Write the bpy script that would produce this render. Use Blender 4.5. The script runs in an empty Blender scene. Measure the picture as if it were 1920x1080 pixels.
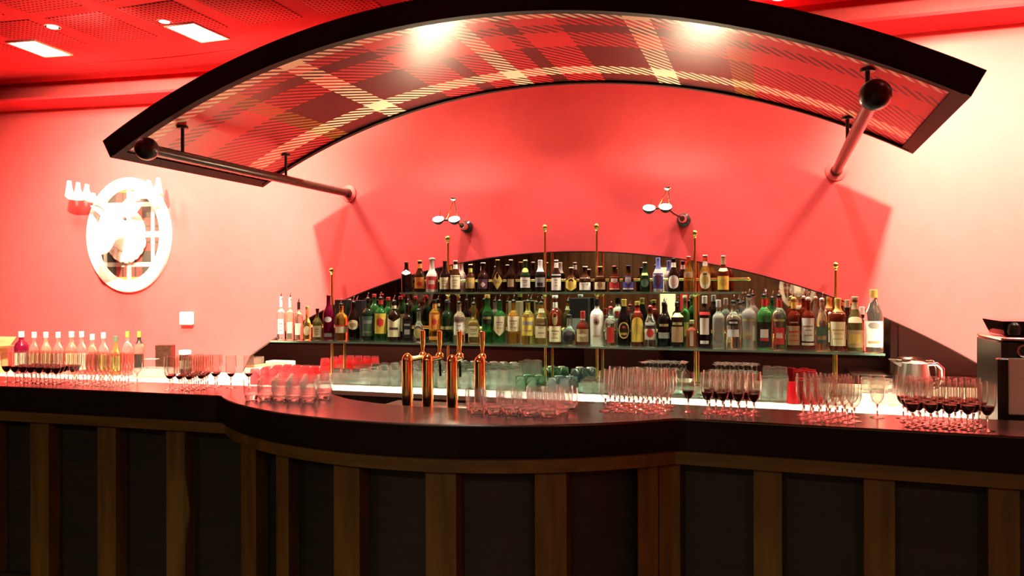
import bpy, math, random
from mathutils import Vector, Matrix
random.seed(7)
scn = bpy.context.scene
COL = scn.collection
# ------------------------------------------------------------------ camera
FPX = 1475.0
CAM = Vector((1.423, -3.047, 1.6))
YAW, PITCH, ROLL = math.radians(18.57), math.radians(0.05), math.radians(0.16)
_f = Vector((-math.sin(YAW)*math.cos(PITCH), math.cos(YAW)*math.cos(PITCH), math.sin(PITCH)))
_r0 = Vector((math.cos(YAW), math.sin(YAW), 0)); _d0 = _f.cross(_r0)
_r = _r0*math.cos(ROLL)+_d0*math.sin(ROLL); _d = -_r0*math.sin(ROLL)+_d0*math.cos(ROLL)
cd = bpy.data.cameras.new('camera'); cam = bpy.data.objects.new('camera', cd); COL.objects.link(cam)
cd.sensor_fit = 'HORIZONTAL'; cd.sensor_width = 36.0; cd.lens = FPX/1920*36; cd.clip_start = 0.05; cd.clip_end = 100
M = Matrix((( _r.x, -_d.x, -_f.x, CAM.x), (_r.y, -_d.y, -_f.y, CAM.y), (_r.z, -_d.z, -_f.z, CAM.z), (0, 0, 0, 1)))
cam.matrix_world = M; scn.camera = cam
# ------------------------------------------------------------------ view + world
vs = scn.view_settings
vs.view_transform = 'Standard'; vs.look = 'None'; vs.gamma = 1; vs.use_curve_mapping = False
vs.exposure = 0.0
scn.cycles.max_bounces = 14; scn.cycles.transmission_bounces = 12; scn.cycles.transparent_max_bounces = 80
scn.cycles.glossy_bounces = 6; scn.cycles.diffuse_bounces = 4
scn.cycles.caustics_reflective = False; scn.cycles.caustics_refractive = False
scn.cycles.sample_clamp_indirect = 15.0
w = bpy.data.worlds.new('world'); scn.world = w; w.use_nodes = True
w.node_tree.nodes['Background'].inputs[0].default_value = (0.9, 0.7, 0.5, 1)
w.node_tree.nodes['Background'].inputs[1].default_value = 0.0
# light levels (lamps are built with their fittings further down)
WASH_W, SPOT_W, LAMP_W, PLAQUE_W, ROOM_W, GRAZE_W = 62.0, 2300.0, 2.5, 170.0, 38.0, 310.0
WARM = (1, .74, .46)

# pixel helpers (a pixel of the photograph gives a direction, the plane it is met on gives the distance)
def ray(px, py): return _f+_r*((px-960)/FPX)+_d*((py-540)/FPX)
def hit_y(px, py, Y):
    v = ray(px, py); return CAM+v*((Y-CAM.y)/v.y)
def hit_z(px, py, Z):
    v = ray(px, py); return CAM+v*((Z-CAM.z)/v.z)
W0 = 2.47
def wall_y(x):          # flat behind the shelves, bending gently towards the room at both ends
    a = max(0.0, abs(x)-2.85); return W0-.13*(a-.3*(1-math.exp(-a/.3)))
def wall_rot(x): return math.atan((wall_y(x+.01)-wall_y(x-.01))/.02)
def ceil_y(x): return wall_y(x)-.17
ZC = 3.40      # ceiling
ZB = 1.10      # bar top
ZK = 0.90      # back counter top

# ------------------------------------------------------------------ materials
MATS = {}
def mat(name, base, rough=0.5, metal=0.0, trans=0.0, ior=1.45, emit=None, estr=0.0, coat=0.0, spec=0.5, alpha=1.0):
    m = bpy.data.materials.new(name); m.use_nodes = True
    b = m.node_tree.nodes['Principled BSDF']
    b.inputs['Base Color'].default_value = (*base, 1)
    b.inputs['Roughness'].default_value = rough; b.inputs['Metallic'].default_value = metal
    b.inputs['Transmission Weight'].default_value = trans; b.inputs['IOR'].default_value = ior
    b.inputs['Coat Weight'].default_value = coat; b.inputs['Specular IOR Level'].default_value = spec
    b.inputs['Alpha'].default_value = alpha
    if emit:
        b.inputs['Emission Color'].default_value = (*emit, 1); b.inputs['Emission Strength'].default_value = estr
    MATS[name] = m; return m
def nodes(m): return m.node_tree.nodes, m.node_tree.links, m.node_tree.nodes['Principled BSDF']
def noisy(m, c1, c2, scale=(5, 5, 5), detail=4, bump=0.0, lo=.35, hi=.65, rough=None):
    n, l, b = nodes(m)
    tc = n.new('ShaderNodeTexCoord'); mp = n.new('ShaderNodeMapping'); mp.inputs['Scale'].default_value = scale
    l.new(tc.outputs['Object'], mp.inputs[0])
    t = n.new('ShaderNodeTexNoise'); t.inputs['Scale'].default_value = 1; t.inputs['Detail'].default_value = detail
    l.new(mp.outputs[0], t.inputs['Vector'])
    r = n.new('ShaderNodeValToRGB'); r.color_ramp.elements[0].position = lo; r.color_ramp.elements[1].position = hi
    r.color_ramp.elements[0].color = (*c1, 1); r.color_ramp.elements[1].color = (*c2, 1)
    l.new(t.outputs['Fac'], r.inputs[0]); l.new(r.outputs[0], b.inputs['Base Color'])
    if rough:
        mr = n.new('ShaderNodeMapRange'); mr.inputs[3].default_value = rough[0]; mr.inputs[4].default_value = rough[1]
        l.new(t.outputs['Fac'], mr.inputs[0]); l.new(mr.outputs[0], b.inputs['Roughness'])
    if bump:
        bp = n.new('ShaderNodeBump'); bp.inputs['Strength'].default_value = bump; bp.inputs['Distance'].default_value = .01
        l.new(t.outputs['Fac'], bp.inputs['Height']); l.new(bp.outputs[0], b.inputs['Normal'])
    return m
mat('wall_red', (.80, .088, .100), .45); noisy(MATS['wall_red'], (.78, .085, .097), (.82, .091, .103), (9, 9, 9), 5, .04)
mat('ceiling_red', (.68, .030, .040), .7, spec=.12); noisy(MATS['ceiling_red'], (.66, .029, .038), (.70, .032, .042), (4, 4, 4), 3, .02)
mat('perforated', (.68, .030, .040), .7, spec=.12)
def perforate(m):
    n, l, b = nodes(m)
    tc = n.new('ShaderNodeTexCoord'); sx = n.new('ShaderNodeSeparateXYZ'); l.new(tc.outputs['Object'], sx.inputs[0])
    def mth(op, a, bb=None):
        k = n.new('ShaderNodeMath'); k.operation = op
        for i, q in enumerate((a, bb)):
            if q is None: continue
            if isinstance(q, (int, float)): k.inputs[i].default_value = q
            else: l.new(q, k.inputs[i])
        return k.outputs[0]
    fr = []
    for ax in (0, 1):
        a = mth('FRACT', mth('MULTIPLY', mth('ADD', sx.outputs[ax], 10.0), 1/.034))
        a = mth('SUBTRACT', a, .5); fr.append(mth('MULTIPLY', a, a))
    dist = mth('SQRT', mth('ADD', fr[0], fr[1]))
    hole = mth('LESS_THAN', dist, .27)
    mx = n.new('ShaderNodeMix'); mx.data_type = 'RGBA'
    mx.inputs[6].default_value = (.68, .030, .040, 1); mx.inputs[7].default_value = (.08, .003, .005, 1)
    l.new(hole, mx.inputs[0]); l.new(mx.outputs[2], b.inputs['Base Color'])
perforate(MATS['perforated'])
mat('floor_wood', (.03, .018, .01), .35); noisy(MATS['floor_wood'], (.02, .012, .007), (.05, .028, .015), (1, 14, 1), 6, .1)
mat('panel_wood', (.10, .05, .02), .45); noisy(MATS['panel_wood'], (.050, .020, .007), (.10, .042, .014), (10, 10, .8), 6, .1)
mat('slat_wood', (.20, .11, .018), .5); noisy(MATS['slat_wood'], (.060, .034, .004), (.11, .062, .007), (24, 24, 2.0), 6, .15)
mat('rail_wood', (.20, .095, .018), .5); noisy(MATS['rail_wood'], (.065, .037, .004), (.12, .068, .008), (2.0, 24, 24), 6, .15)
mat('bar_panel', (.018, .016, .012), .55); noisy(MATS['bar_panel'], (.006, .0055, .0042), (.011, .0095, .007), (3, 3, 40), 3, .05)
mat('bar_top', (.03, .018, .014), .28); noisy(MATS['bar_top'], (.008, .0052, .004), (.018, .0115, .0085), (6, 9, 6), 6, .02, rough=(.14, .30)); MATS['bar_top'].node_tree.nodes['Principled BSDF'].inputs['IOR'].default_value = 2.0
mat('bar_edge', (.010, .0065, .005), .55, spec=.10); mat('black_paint', (.012, .010, .009), .35)
mat('black_satin', (.018, .015, .014), .28)
mat('canopy_black', (.014, .0085, .0065), .6, spec=.12)
mat('rod_brown', (.045, .018, .012), .3); noisy(MATS['rod_brown'], (.035, .014, .010), (.06, .025, .016), (30, 30, 30), 3)
mat('frame_rim', (.085, .040, .028), .5)
mat('mirror', (.62, .58, .52), .015, 1.0)
mat('brass', (.86, .72, .22), .16, 1.0); noisy(MATS['brass'], (.82, .68, .18), (.90, .76, .27), (40, 40, 8), 2)
mat('copper', (.90, .62, .22), .12, 1.0); noisy(MATS['copper'], (.86, .62, .18), (.94, .72, .27), (40, 40, 6), 2)
mat('chrome', (.80, .80, .80), .12, 1.0)
mat('steel', (.72, .70, .67), .24, 1.0); noisy(MATS['steel'], (.68, .66, .63), (.76, .74, .71), (60, 60, 3), 2)
def thin_glass(name, tint, haze=.012, gloss=(1, 1, 1), power=3.6):
    """thin-walled glass: straight-through transmission plus Fresnel reflection"""
    m = bpy.data.materials.new(name); m.use_nodes = True; n, l = m.node_tree.nodes, m.node_tree.links
    n.remove(n['Principled BSDF'])
    tr = n.new('ShaderNodeBsdfTransparent'); tr.inputs[0].default_value = (*tint, 1)
    gl = n.new('ShaderNodeBsdfGlossy'); gl.inputs['Roughness'].default_value = .09; gl.inputs[0].default_value = (*gloss, 1)
    lw = n.new('ShaderNodeLayerWeight'); lw.inputs[0].default_value = .5
    pw = n.new('ShaderNodeMath'); pw.operation = 'POWER'; l.new(lw.outputs['Facing'], pw.inputs[0]); pw.inputs[1].default_value = power
    fr = n.new('ShaderNodeMapRange'); l.new(pw.outputs[0], fr.inputs[0]); fr.inputs[3].default_value = .035; fr.inputs[4].default_value = .95
    df = n.new('ShaderNodeBsdfTranslucent'); d2 = n.new('ShaderNodeBsdfDiffuse')
    for q in (df, d2): q.inputs[0].default_value = (*[min(1, c*1.02) for c in tint], 1)
    m2 = n.new('ShaderNodeMixShader'); m2.inputs[0].default_value = .5; l.new(df.outputs[0], m2.inputs[1]); l.new(d2.outputs[0], m2.inputs[2])
    m1 = n.new('ShaderNodeMixShader'); m1.inputs[0].default_value = haze; l.new(tr.outputs[0], m1.inputs[1]); l.new(m2.outputs[0], m1.inputs[2])
    mx = n.new('ShaderNodeMixShader'); l.new(fr.outputs[0], mx.inputs[0]); l.new(m1.outputs[0], mx.inputs[1]); l.new(gl.outputs[0], mx.inputs[2])
    l.new(mx.outputs[0], n['Material Output'].inputs[0]); MATS[name] = m; return m
thin_glass('clear_glass', (.972, .970, .962), power=3.0); mat('solid_glass', (1, 1, 1), .02, 0, 1.0, 1.5)
thin_glass('thin_pink', (1.0, .40, .46), .18); thin_glass('refraction_haze_glass', (.982, .988, .972), .12); thin_glass('tumbler_glass', (.985, .985, .982), .02, power=2.2)  # back-counter glass: whitish haze in the colour stands in for bright refracted counter light
thin_glass('shelf_glass', (.80, .97, .90), .03); mat('shelf_edge', (.34, .66, .52), .1, 0, .5, 1.45)
mat('green_frost', (.62, .92, .68), .25, 0, .85, 1.4)
mat('blue_frost', (.78, .90, .95), .2, 0, .85, 1.4)
mat('red_glass', (.95, .02, .05), .05, 0, .75, 1.4)
mat('pink_glass', (1.0, .16, .22), .02, 0, .95, 1.4)
mat('red_plastic', (.62, .004, .012), .3)
mat('wine', (.055, .002, .006), .03)
mat('white_counter', (.86, .85, .78), .35); noisy(MATS['white_counter'], (.90, .91, .84), (.94, .94, .88), (20, 20, 20), 3)
mat('white_gloss', (.88, .87, .84), .3)
mat('white_plaster', (.90, .89, .86), .55); noisy(MATS['white_plaster'], (.88, .87, .84), (.92, .91, .88), (30, 30, 30), 3, .1)
mat('dark_cabinet', (.025, .020, .018), .4)
mat('grey_front', (.06, .05, .048), .35)
mat('cardboard', (.55, .36, .17), .8); noisy(MATS['cardboard'], (.50, .32, .15), (.60, .40, .20), (4, 4, 40), 3)
mat('card_red', (.70, .08, .06), .7)
mat('lamp_warm', (1, .9, .7), .5, emit=(1.0, .80, .50), estr=650.0)
mat('light_panel', (1, 1, 1), .5, emit=(1.0, .95, .90), estr=14.0)
mat('light_round', (1, 1, 1), .5, emit=(1.0, .90, .86), estr=60.0)
mat('lit_door', (1, .9, .6), .5, emit=(1.0, .82, .42), estr=1.6)
mat('banner_red', (.60, .03, .04), .7)
mat('fitting', (.75, .42, .25), .45)
mat('tray_clear', (.95, .93, .90), .12, 0, .8, 1.3)
mat('wood_board', (.62, .45, .25), .6); noisy(MATS['wood_board'], (.55, .38, .2), (.68, .5, .3), (4, 40, 4), 4)
mat('print_dark', (.05, .04, .035), .6)
mat('print_gold', (.55, .36, .08), .4)
mat('print_red', (.55, .02, .02), .5)
for nm, c, r, tr in (('g_dark', (.014, .006, .004), .08, 0), ('g_brown', (.045, .014, .004), .07, .25), ('g_black', (.006, .006, .006), .12, 0),
                 ('g_green', (.03, .22, .05), .06, .7), ('g_dkgreen', (.010, .030, .012), .07, .2), ('g_olive', (.16, .14, .04), .1, .4),
                 ('g_clear', (.96, .97, .94), .02, .95), ('g_frost', (.80, .84, .78), .2, .75), ('g_amber', (.78, .34, .06), .03, .85),
                 ('g_gold', (.88, .66, .20), .03, .9), ('g_white', (.86, .84, .78), .28, 0), ('g_redbrown', (.16, .02, .008), .06, .4),
                 ('g_copper', (.30, .07, .03), .1, .2), ('g_peach', (.95, .74, .55), .05, .85), ('g_purple', (.16, .005, .03), .06, .2),
                 ('g_ltgreen', (.20, .75, .22), .04, .85), ('g_greywhite', (.66, .66, .64), .3, 0), ('g_rose', (.95, .55, .45), .04, .85)):
    mat(nm, c, r, 0, tr, 1.42)
for nm, c in (('l_white', (.82, .80, .74)), ('l_cream', (.78, .70, .46)), ('l_yellow', (.82, .62, .10)), ('l_gold', (.62, .46, .12)), ('l_orange', (.78, .30, .06)),
              ('l_red', (.62, .05, .05)), ('l_blue', (.06, .06, .30)), ('l_tan', (.45, .32, .18)), ('l_black', (.015, .014, .014)), ('l_grey', (.30, .30, .28)),
              ('l_olive', (.40, .38, .16)), ('l_green', (.08, .15, .10)), ('l_silver', (.70, .70, .72)), ('l_purple', (.10, .04, .08)), ('l_lime', (.55, .60, .12)), ('l_pink', (.72, .55, .50)), ('l_print', (.30, .22, .13)), ('l_sky', (.20, .28, .75))):
    mat(nm, c, .45)

# tartan: warp and weft colour runs crossed by a diagonal twill
def tartan(name, warp, weft, axes, period, rough, coat=0.0, slope=1.0):
    m = mat(name, (.5, .05, .05), rough, coat=coat); n, l, b = nodes(m)
    tc = n.new('ShaderNodeUVMap'); sx = n.new('ShaderNodeSeparateXYZ'); l.new(tc.outputs[0], sx.inputs[0])
    def run(sock, stops, lo, hi):
        mr = n.new('ShaderNodeMapRange'); mr.inputs[1].default_value = lo; mr.inputs[2].default_value = hi
        l.new(sock, mr.inputs[0]); r = n.new('ShaderNodeValToRGB'); r.color_ramp.interpolation = 'CONSTANT'
        els = r.color_ramp.elements
        while len(els) > 1: els.remove(els[-1])
        for i, (p, c) in enumerate(stops):
            q = (p-lo)/(hi-lo)
            e = els[0] if i == 0 else els.new(q)
            e.position = q; e.color = (*c, 1)
        l.new(mr.outputs[0], r.inputs[0]); return r.outputs[0]
    if warp[0] == 'sym':
        sb = n.new('ShaderNodeMath'); sb.operation = 'SUBTRACT'; l.new(sx.outputs[0], sb.inputs[0]); sb.inputs[1].default_value = warp[1]
        ab = n.new('ShaderNodeMath'); ab.operation = 'ABSOLUTE'; l.new(sb.outputs[0], ab.inputs[0])
        a = run(ab.outputs[0], warp[2], axes[0], axes[1])
    else: a = run(sx.outputs[0], warp[2], axes[0], axes[1])
    c = run(sx.outputs[1], weft, axes[2], axes[3])
    mu = n.new('ShaderNodeMath'); mu.operation = 'MULTIPLY'; l.new(sx.outputs[1], mu.inputs[0]); mu.inputs[1].default_value = slope
    df = n.new('ShaderNodeMath'); df.operation = 'SUBTRACT'; l.new(sx.outputs[0], df.inputs[0]); l.new(mu.outputs[0], df.inputs[1])
    dv = n.new('ShaderNodeMath'); dv.operation = 'DIVIDE'; l.new(df.outputs[0], dv.inputs[0]); dv.inputs[1].default_value = period
    fr = n.new('ShaderNodeMath'); fr.operation = 'FRACT'; l.new(dv.outputs[0], fr.inputs[0])
    lt = n.new('ShaderNodeMath'); lt.operation = 'LESS_THAN'; l.new(fr.outputs[0], lt.inputs[0]); lt.inputs[1].default_value = .5
    mx = n.new('ShaderNodeMix'); mx.data_type = 'RGBA'; l.new(lt.outputs[0], mx.inputs[0]); l.new(a, mx.inputs[6]); l.new(c, mx.inputs[7])
    l.new(mx.outputs[2], b.inputs['Base Color']); return m
RED, DRK, WHT, GLD = (.60, .020, .024), (.040, .006, .005), (.82, .64, .44), (.26, .12, .014)
tartan('tartan_canopy', ('sym', -.11, [(0, WHT), (.047, RED), (.19, DRK), (.29, RED), (.52, DRK), (.855, WHT), (.985, DRK), (1.32, GLD), (1.44, RED)]),
       [(.3, RED), (.475, WHT), (.60, RED), (.71, DRK), (.83, RED), (1.07, DRK), (1.47, WHT), (1.63, DRK)], (0, 2.4, .3, 2.0), .058, .29, 0.0, slope=.85)
MATS['tartan_canopy'].node_tree.nodes['Principled BSDF'].inputs['Specular IOR Level'].default_value = .4
PRED, PDRK, PWHT, PGLD = (.70, .06, .06), (.05, .045, .04), (.85, .80, .72), (.60, .42, .05)
_pt = [(-.6, PRED), (-.33, PGLD), (-.31, PDRK), (-.235, PWHT), (-.205, PDRK), (-.12, PRED), (-.07, PDRK), (-.05, PRED), (-.02, PWHT), (.02, PRED), (.05, PDRK), (.07, PRED), (.12, PDRK), (.205, PWHT), (.235, PDRK), (.31, PGLD), (.33, PRED)]
tartan('tartan_plaque', ('abs', 0, _pt), _pt, (-.6, .6, -.6, .6), .008, .5)

# ------------------------------------------------------------------ mesh builder
class MB:
    def __init__(s): s.v, s.f, s.uv = [], [], []
    def add(s, vs, fs):
        o = len(s.v); s.v += [tuple(p) for p in vs]; s.f += [tuple(i+o for i in f) for f in fs]; return s
    def box(s, lo, hi):
        x0, y0, z0 = lo; x1, y1, z1 = hi
        return s.add([(x0, y0, z0), (x1, y0, z0), (x1, y1, z0), (x0, y1, z0), (x0, y0, z1), (x1, y0, z1), (x1, y1, z1), (x0, y1, z1)],
                     [(0, 3, 2, 1), (4, 5, 6, 7), (0, 1, 5, 4), (1, 2, 6, 5), (2, 3, 7, 6), (3, 0, 4, 7)])
    def cbox(s, c, d): return s.box([c[i]-d[i]/2 for i in range(3)], [c[i]+d[i]/2 for i in range(3)])
    def bbox(s, lo, hi, b=.004):          # box with chamfered vertical and horizontal edges
        x0, y0, z0 = lo; x1, y1, z1 = hi
        def ring(z, i): return [(x0+i+b, y0+i, z), (x1-i-b, y0+i, z), (x1-i, y0+i+b, z), (x1-i, y1-i-b, z), (x1-i-b, y1-i, z), (x0+i+b, y1-i, z), (x0+i, y1-i-b, z), (x0+i, y0+i+b, z)]
        return s.loft([ring(z0, b), ring(z0+b, 0), ring(z1-b, 0), ring(z1, b)])
    def loft(s, rings, cap=True, close=False):
        n = len(rings[0]); o = len(s.v)
        for r in rings: s.v += [tuple(p) for p in r]
        k = len(rings)
        for i in range(k if close else k-1):
            a, b = o+i*n, o+((i+1) % k)*n
            for j in range(n): s.f.append((a+j, a+(j+1) % n, b+(j+1) % n, b+j))
        if cap and not close:
            s.f.append(tuple(o+j for j in reversed(range(n)))); s.f.append(tuple(o+(k-1)*n+j for j in range(n)))
        return s
    def lathe(s, prof, n=20, c=(0, 0, 0), cap=True, sq=0.0):   # prof: (r, z)
        rings = []
        for r, z in prof:
            rg = []
            for j in range(n):
                a = 2*math.pi*j/n
                k = 1.0
                if sq: k = 1.0/max(abs(math.cos(a)), abs(math.sin(a)))*sq+(1-sq); k = min(k, 1.22)
                rg.append((c[0]+r*k*math.cos(a), c[1]+r*k*math.sin(a), c[2]+z))
            rings.append(rg)
        return s.loft(rings, cap)
    def tube(s, pts, r, n=10, cap=True):
        pts = [Vector(p) for p in pts]; rr = r if isinstance(r, (list, tuple)) else [r]*len(pts); rings = []
        up = Vector((0, 0, 1))
        for i, p in enumerate(pts):
            t = (pts[min(i+1, len(pts)-1)]-pts[max(i-1, 0)]).normalized()
            a = t.cross(up if abs(t.z) < .95 else Vector((1, 0, 0))).normalized(); b = a.cross(t)
            rings.append([p+(a*math.cos(2*math.pi*j/n)+b*math.sin(2*math.pi*j/n))*rr[i] for j in range(n)])
        return s.loft(rings, cap)
    def sphere(s, c, r, n=16, m=10, sc=(1, 1, 1)):
        prof = [(max(r*math.sin(math.pi*i/m), 1e-5), -r*math.cos(math.pi*i/m)) for i in range(m+1)]
        o = len(s.v); s.lathe(prof, n)
        for i in range(o, len(s.v)):
            x, y, z = s.v[i]; s.v[i] = (c[0]+x*sc[0], c[1]+y*sc[1], c[2]+z*sc[2])
        return s
    def strip_solid(s, top_in, top_out, z0, z1):   # plan strip between two polylines, extruded z0..z1
        k = len(top_in)
        return s.loft([[(*a, z0), (*b, z0), (*b, z1), (*a, z1)] for a, b in zip(top_in, top_out)])
    def build(s, name, m, parent=None, smooth=True, uv=None):
        me = bpy.data.meshes.new(name); me.from_pydata(s.v, [], s.f); me.update()
        import bmesh
        bm = bmesh.new(); bm.from_mesh(me); bmesh.ops.recalc_face_normals(bm, faces=bm.faces); bm.to_mesh(me); bm.free()
        if uv:
            L = me.uv_layers.new(name='UVMap')
            for lp in me.loops: L.data[lp.index].uv = uv(me.vertices[lp.vertex_index].co)
        if smooth:
            me.polygons.foreach_set('use_smooth', [True]*len(me.polygons)); me.set_sharp_from_angle(angle=math.radians(38))
        me.materials.append(MATS[m] if isinstance(m, str) else m)
        o = bpy.data.objects.new(name, me); COL.objects.link(o)
        if parent: o.parent = parent
        return o
def tag(o, label=None, cat=None, group=None, kind=None):
    for k, v in (('label', label), ('category', cat), ('group', group), ('kind', kind)):
        if v: o[k] = v
    return o
def thing(name, label, cat, loc=(0, 0, 0), rz=0.0, group=None, kind=None):
    o = bpy.data.objects.new(name, None); COL.objects.link(o); o.location = loc; o.rotation_euler = (0, 0, rz); o.empty_display_size = .05
    return tag(o, label, cat, group, kind)
def dup(root, loc, rot=(0, 0, 0), label=None, group=None):
    r = root.copy(); COL.objects.link(r); r.location = loc; r.rotation_euler = rot
    if label: r['label'] = label
    if group: r['group'] = group
    for ch in root.children:
        c = ch.copy(); COL.objects.link(c); c.parent = r
        for g in ch.children:
            d = g.copy(); COL.objects.link(d); d.parent = c
    return r
def struct(o): o['kind'] = 'structure'; return o
def lamp(name, kind, loc, aim, energy, color, parent=None, size=.1, angle=90, blend=.5, spread=None, sy=None):
    d = bpy.data.lights.new(name, kind); d.energy = energy; d.color = color
    if kind == 'SPOT': d.spot_size = math.radians(angle); d.spot_blend = blend; d.shadow_soft_size = size
    elif kind == 'AREA':
        d.shape = 'RECTANGLE'; d.size = size; d.size_y = sy or size
        if spread: d.spread = math.radians(spread)
    else: d.shadow_soft_size = size
    o = bpy.data.objects.new(name, d); COL.objects.link(o); o.location = loc
    o.rotation_euler = (Vector(aim)-Vector(loc)).to_track_quat('-Z', 'Y').to_euler()
    return o
def frange(a, b, n): return [a+(b-a)*i/(n-1) for i in range(n)]

# ------------------------------------------------------------------ the room shell
XL, XR, YB = -9.6, 6.0, -13.0
m = MB(); xs = frange(XL, XR, 61)
m.loft([[(x, wall_y(x), 0), (x, wall_y(x), 3.75), (x, wall_y(x)+.15, 3.75), (x, wall_y(x)+.15, 0)] for x in xs])
struct(m.build('wall_back', 'wall_red'))
VX0, VX1 = -3.85, -2.42        # a narrow air slot is recessed into the ceiling between these
cxs = sorted(xs+[VX0-.001, VX0, VX1, VX1+.001]); m = MB()
def slot_d(x): return .06 if VX0 <= x <= VX1 else .0004
m.loft([[(x, YB, ZC), (x, ceil_y(x)-.418, ZC), (x, ceil_y(x)-.418, ZC+slot_d(x)), (x, ceil_y(x)-.398, ZC+slot_d(x)), (x, ceil_y(x)-.398, ZC), (x, ceil_y(x), ZC), (x, ceil_y(x), ZC+.2), (x, YB, ZC+.2)] for x in cxs]); ceiling = struct(m.build('ceiling', 'ceiling_red'))
m = MB(); m.box((XL, YB, 3.75), (XR, 2.7, 3.8)); struct(m.build('ceiling', 'black_paint'))
m = MB(); m.box((XL-.1, YB-.1, -.1), (XR+.1, 2.8, 0)); struct(m.build('floor', 'floor_wood', smooth=False))
m = MB(); m.box((XL-.12, YB, 0), (XL, 2.0, 3.75)); struct(m.build('wall_left', 'panel_wood', smooth=False))
m = MB(); m.box((XR, YB, 0), (XR+.12, 2.2, 3.75)); struct(m.build('wall_right', 'wall_red', smooth=False))
wf = MB().box((XL, YB-.12, 0), (XR, YB, 3.75)).build('wall_front', 'panel_wood', smooth=False); struct(wf)
k = 0
for x in frange(XL+.2, XR-.2, 42):            # upright boards on the far wall (seen in the mirror)
    b = MB().bbox((x-.15, YB, .1), (x+.15, YB+.03, 3.3)).build('board', 'panel_wood', wf)
m = MB(); m.loft([[(x, wall_y(x)-.33, 3.205), (x, wall_y(x)-.33, 3.225), (x, wall_y(x)+.01, 3.225), (x, wall_y(x)+.01, 3.205)] for x in xs])
struct(m.build('trim_1', 'ceiling_red'))
# perforated ceiling panels
pm = None
for i in range(19):
    for j in range(4):
        x = -5.32+i*.593; y = 1.175-j*.64+(ceil_y(x)-ceil_y(-3))
        if pm is None:
            o = pm = MB().bbox((-.225, -.265, -.004), (.225, .265, 0), .002).build('perforated_panel', 'perforated', ceiling)
        else:
            o = pm.copy(); COL.objects.link(o); o.parent = ceiling
        o.location = (x, y, ZC); o.rotation_euler = (0, 0, wall_rot(x))
m = MB(); m.loft([[(x, ceil_y(x)-.4095, ZC+.012), (x, ceil_y(x)-.4065, ZC+.012), (x, ceil_y(x)-.4065, ZC+.061), (x, ceil_y(x)-.4095, ZC+.061)] for x in frange(VX0, VX1, 9)])
m.build('vent_blade', 'ceiling_red', ceiling)

# ------------------------------------------------------------------ mirror behind the shelves
MR = 4.95; MZ = 1.862; MHW = 2.80
def mir_top(x): return MZ-(MR-math.sqrt(MR*MR-x*x))
m = MB(); rings = []
for x in frange(-MHW, MHW, 81):
    zt = mir_top(x)
    e = MHW-abs(x)
    if e < .09: zt -= (.09-math.sqrt(max(.0081-(.09-e)**2, 0)))*.9
    y = wall_y(x); rings.append([(x, y-.006, ZK), (x, y-.006, zt), (x, y+.002, zt), (x, y+.002, ZK)])
m.loft(rings)
mirror = thing('wall_mirror', 'wide arched mirror on the red wall behind the bottle shelves', 'mirror')
m.build('mirror_glass', 'mirror', mirror)
m = MB(); er = []
for rg in rings:
    (x, y, z), zt = rg[0], rg[1][2]
    er.append([(x, y-.004, zt-.001), (x, y-.004, zt+.007), (x, y+.008, zt+.007), (x, y+.008, zt-.001)])
m.loft(er); m.build('edge_trim', 'black_paint', mirror)

# ------------------------------------------------------------------ canopy
CR = 4.40; CZ = 2.91-CR; CYF, CYB = .45, 1.85; TH = .112
AE = math.asin(2.15/CR)
def arc(R, a, y): return (R*math.sin(a), y, CZ+R*math.cos(a))
canopy = thing('bar_canopy', 'arched black canopy with red tartan underside hung over the bar', 'canopy', (0, 0, 0))
def ring_band(a0, a1, n, y0, y1, R0, R1):
    return MB().loft([[arc(R0, a, y0), arc(R0, a, y1), arc(R1, a, y1), arc(R1, a, y0)] for a in frange(a0, a1, n)])
ring_band(-AE, AE, 61, CYF, CYF+.045, CR, CR+TH).build('front_fascia', 'canopy_black', canopy)
ring_band(-AE, AE, 61, CYB-.035, CYB, CR, CR+TH).build('rear_fascia', 'canopy_black', canopy)
for s in (-1, 1):
    a0 = s*AE; a1 = s*(AE-.016)
    ring_band(min(a0, a1), max(a0, a1), 3, CYF+.045, CYB-.035, CR, CR+TH).build('end_board', 'canopy_black', canopy)
ring_band(-AE+.015, AE-.015, 61, CYF+.045, CYB-.035, CR+.06, CR+TH-.01).build('top_board', 'canopy_black', canopy)
m = MB(); m.loft([[arc(CR+.012, a, CYF+.045), arc(CR+.012, a, CYB-.035), arc(CR+.06, a, CYB-.035), arc(CR+.06, a, CYF+.045)] for a in frange(-AE+.016, AE-.016, 81)])
m.build('tartan_panel', 'tartan_canopy', canopy, uv=lambda c: ((CR+.012)*math.atan2(c.x, c.z-CZ), c.y))
# rim beads around the printed panel
for y0, y1 in ((CYF+.002, CYF+.052), (CYB-.045, CYB-.033)):
    ring_band(-AE+.006, AE-.006, 61, y0, y1, CR-.003, CR+.0115).build('rim', 'canopy_black', canopy)
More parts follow.
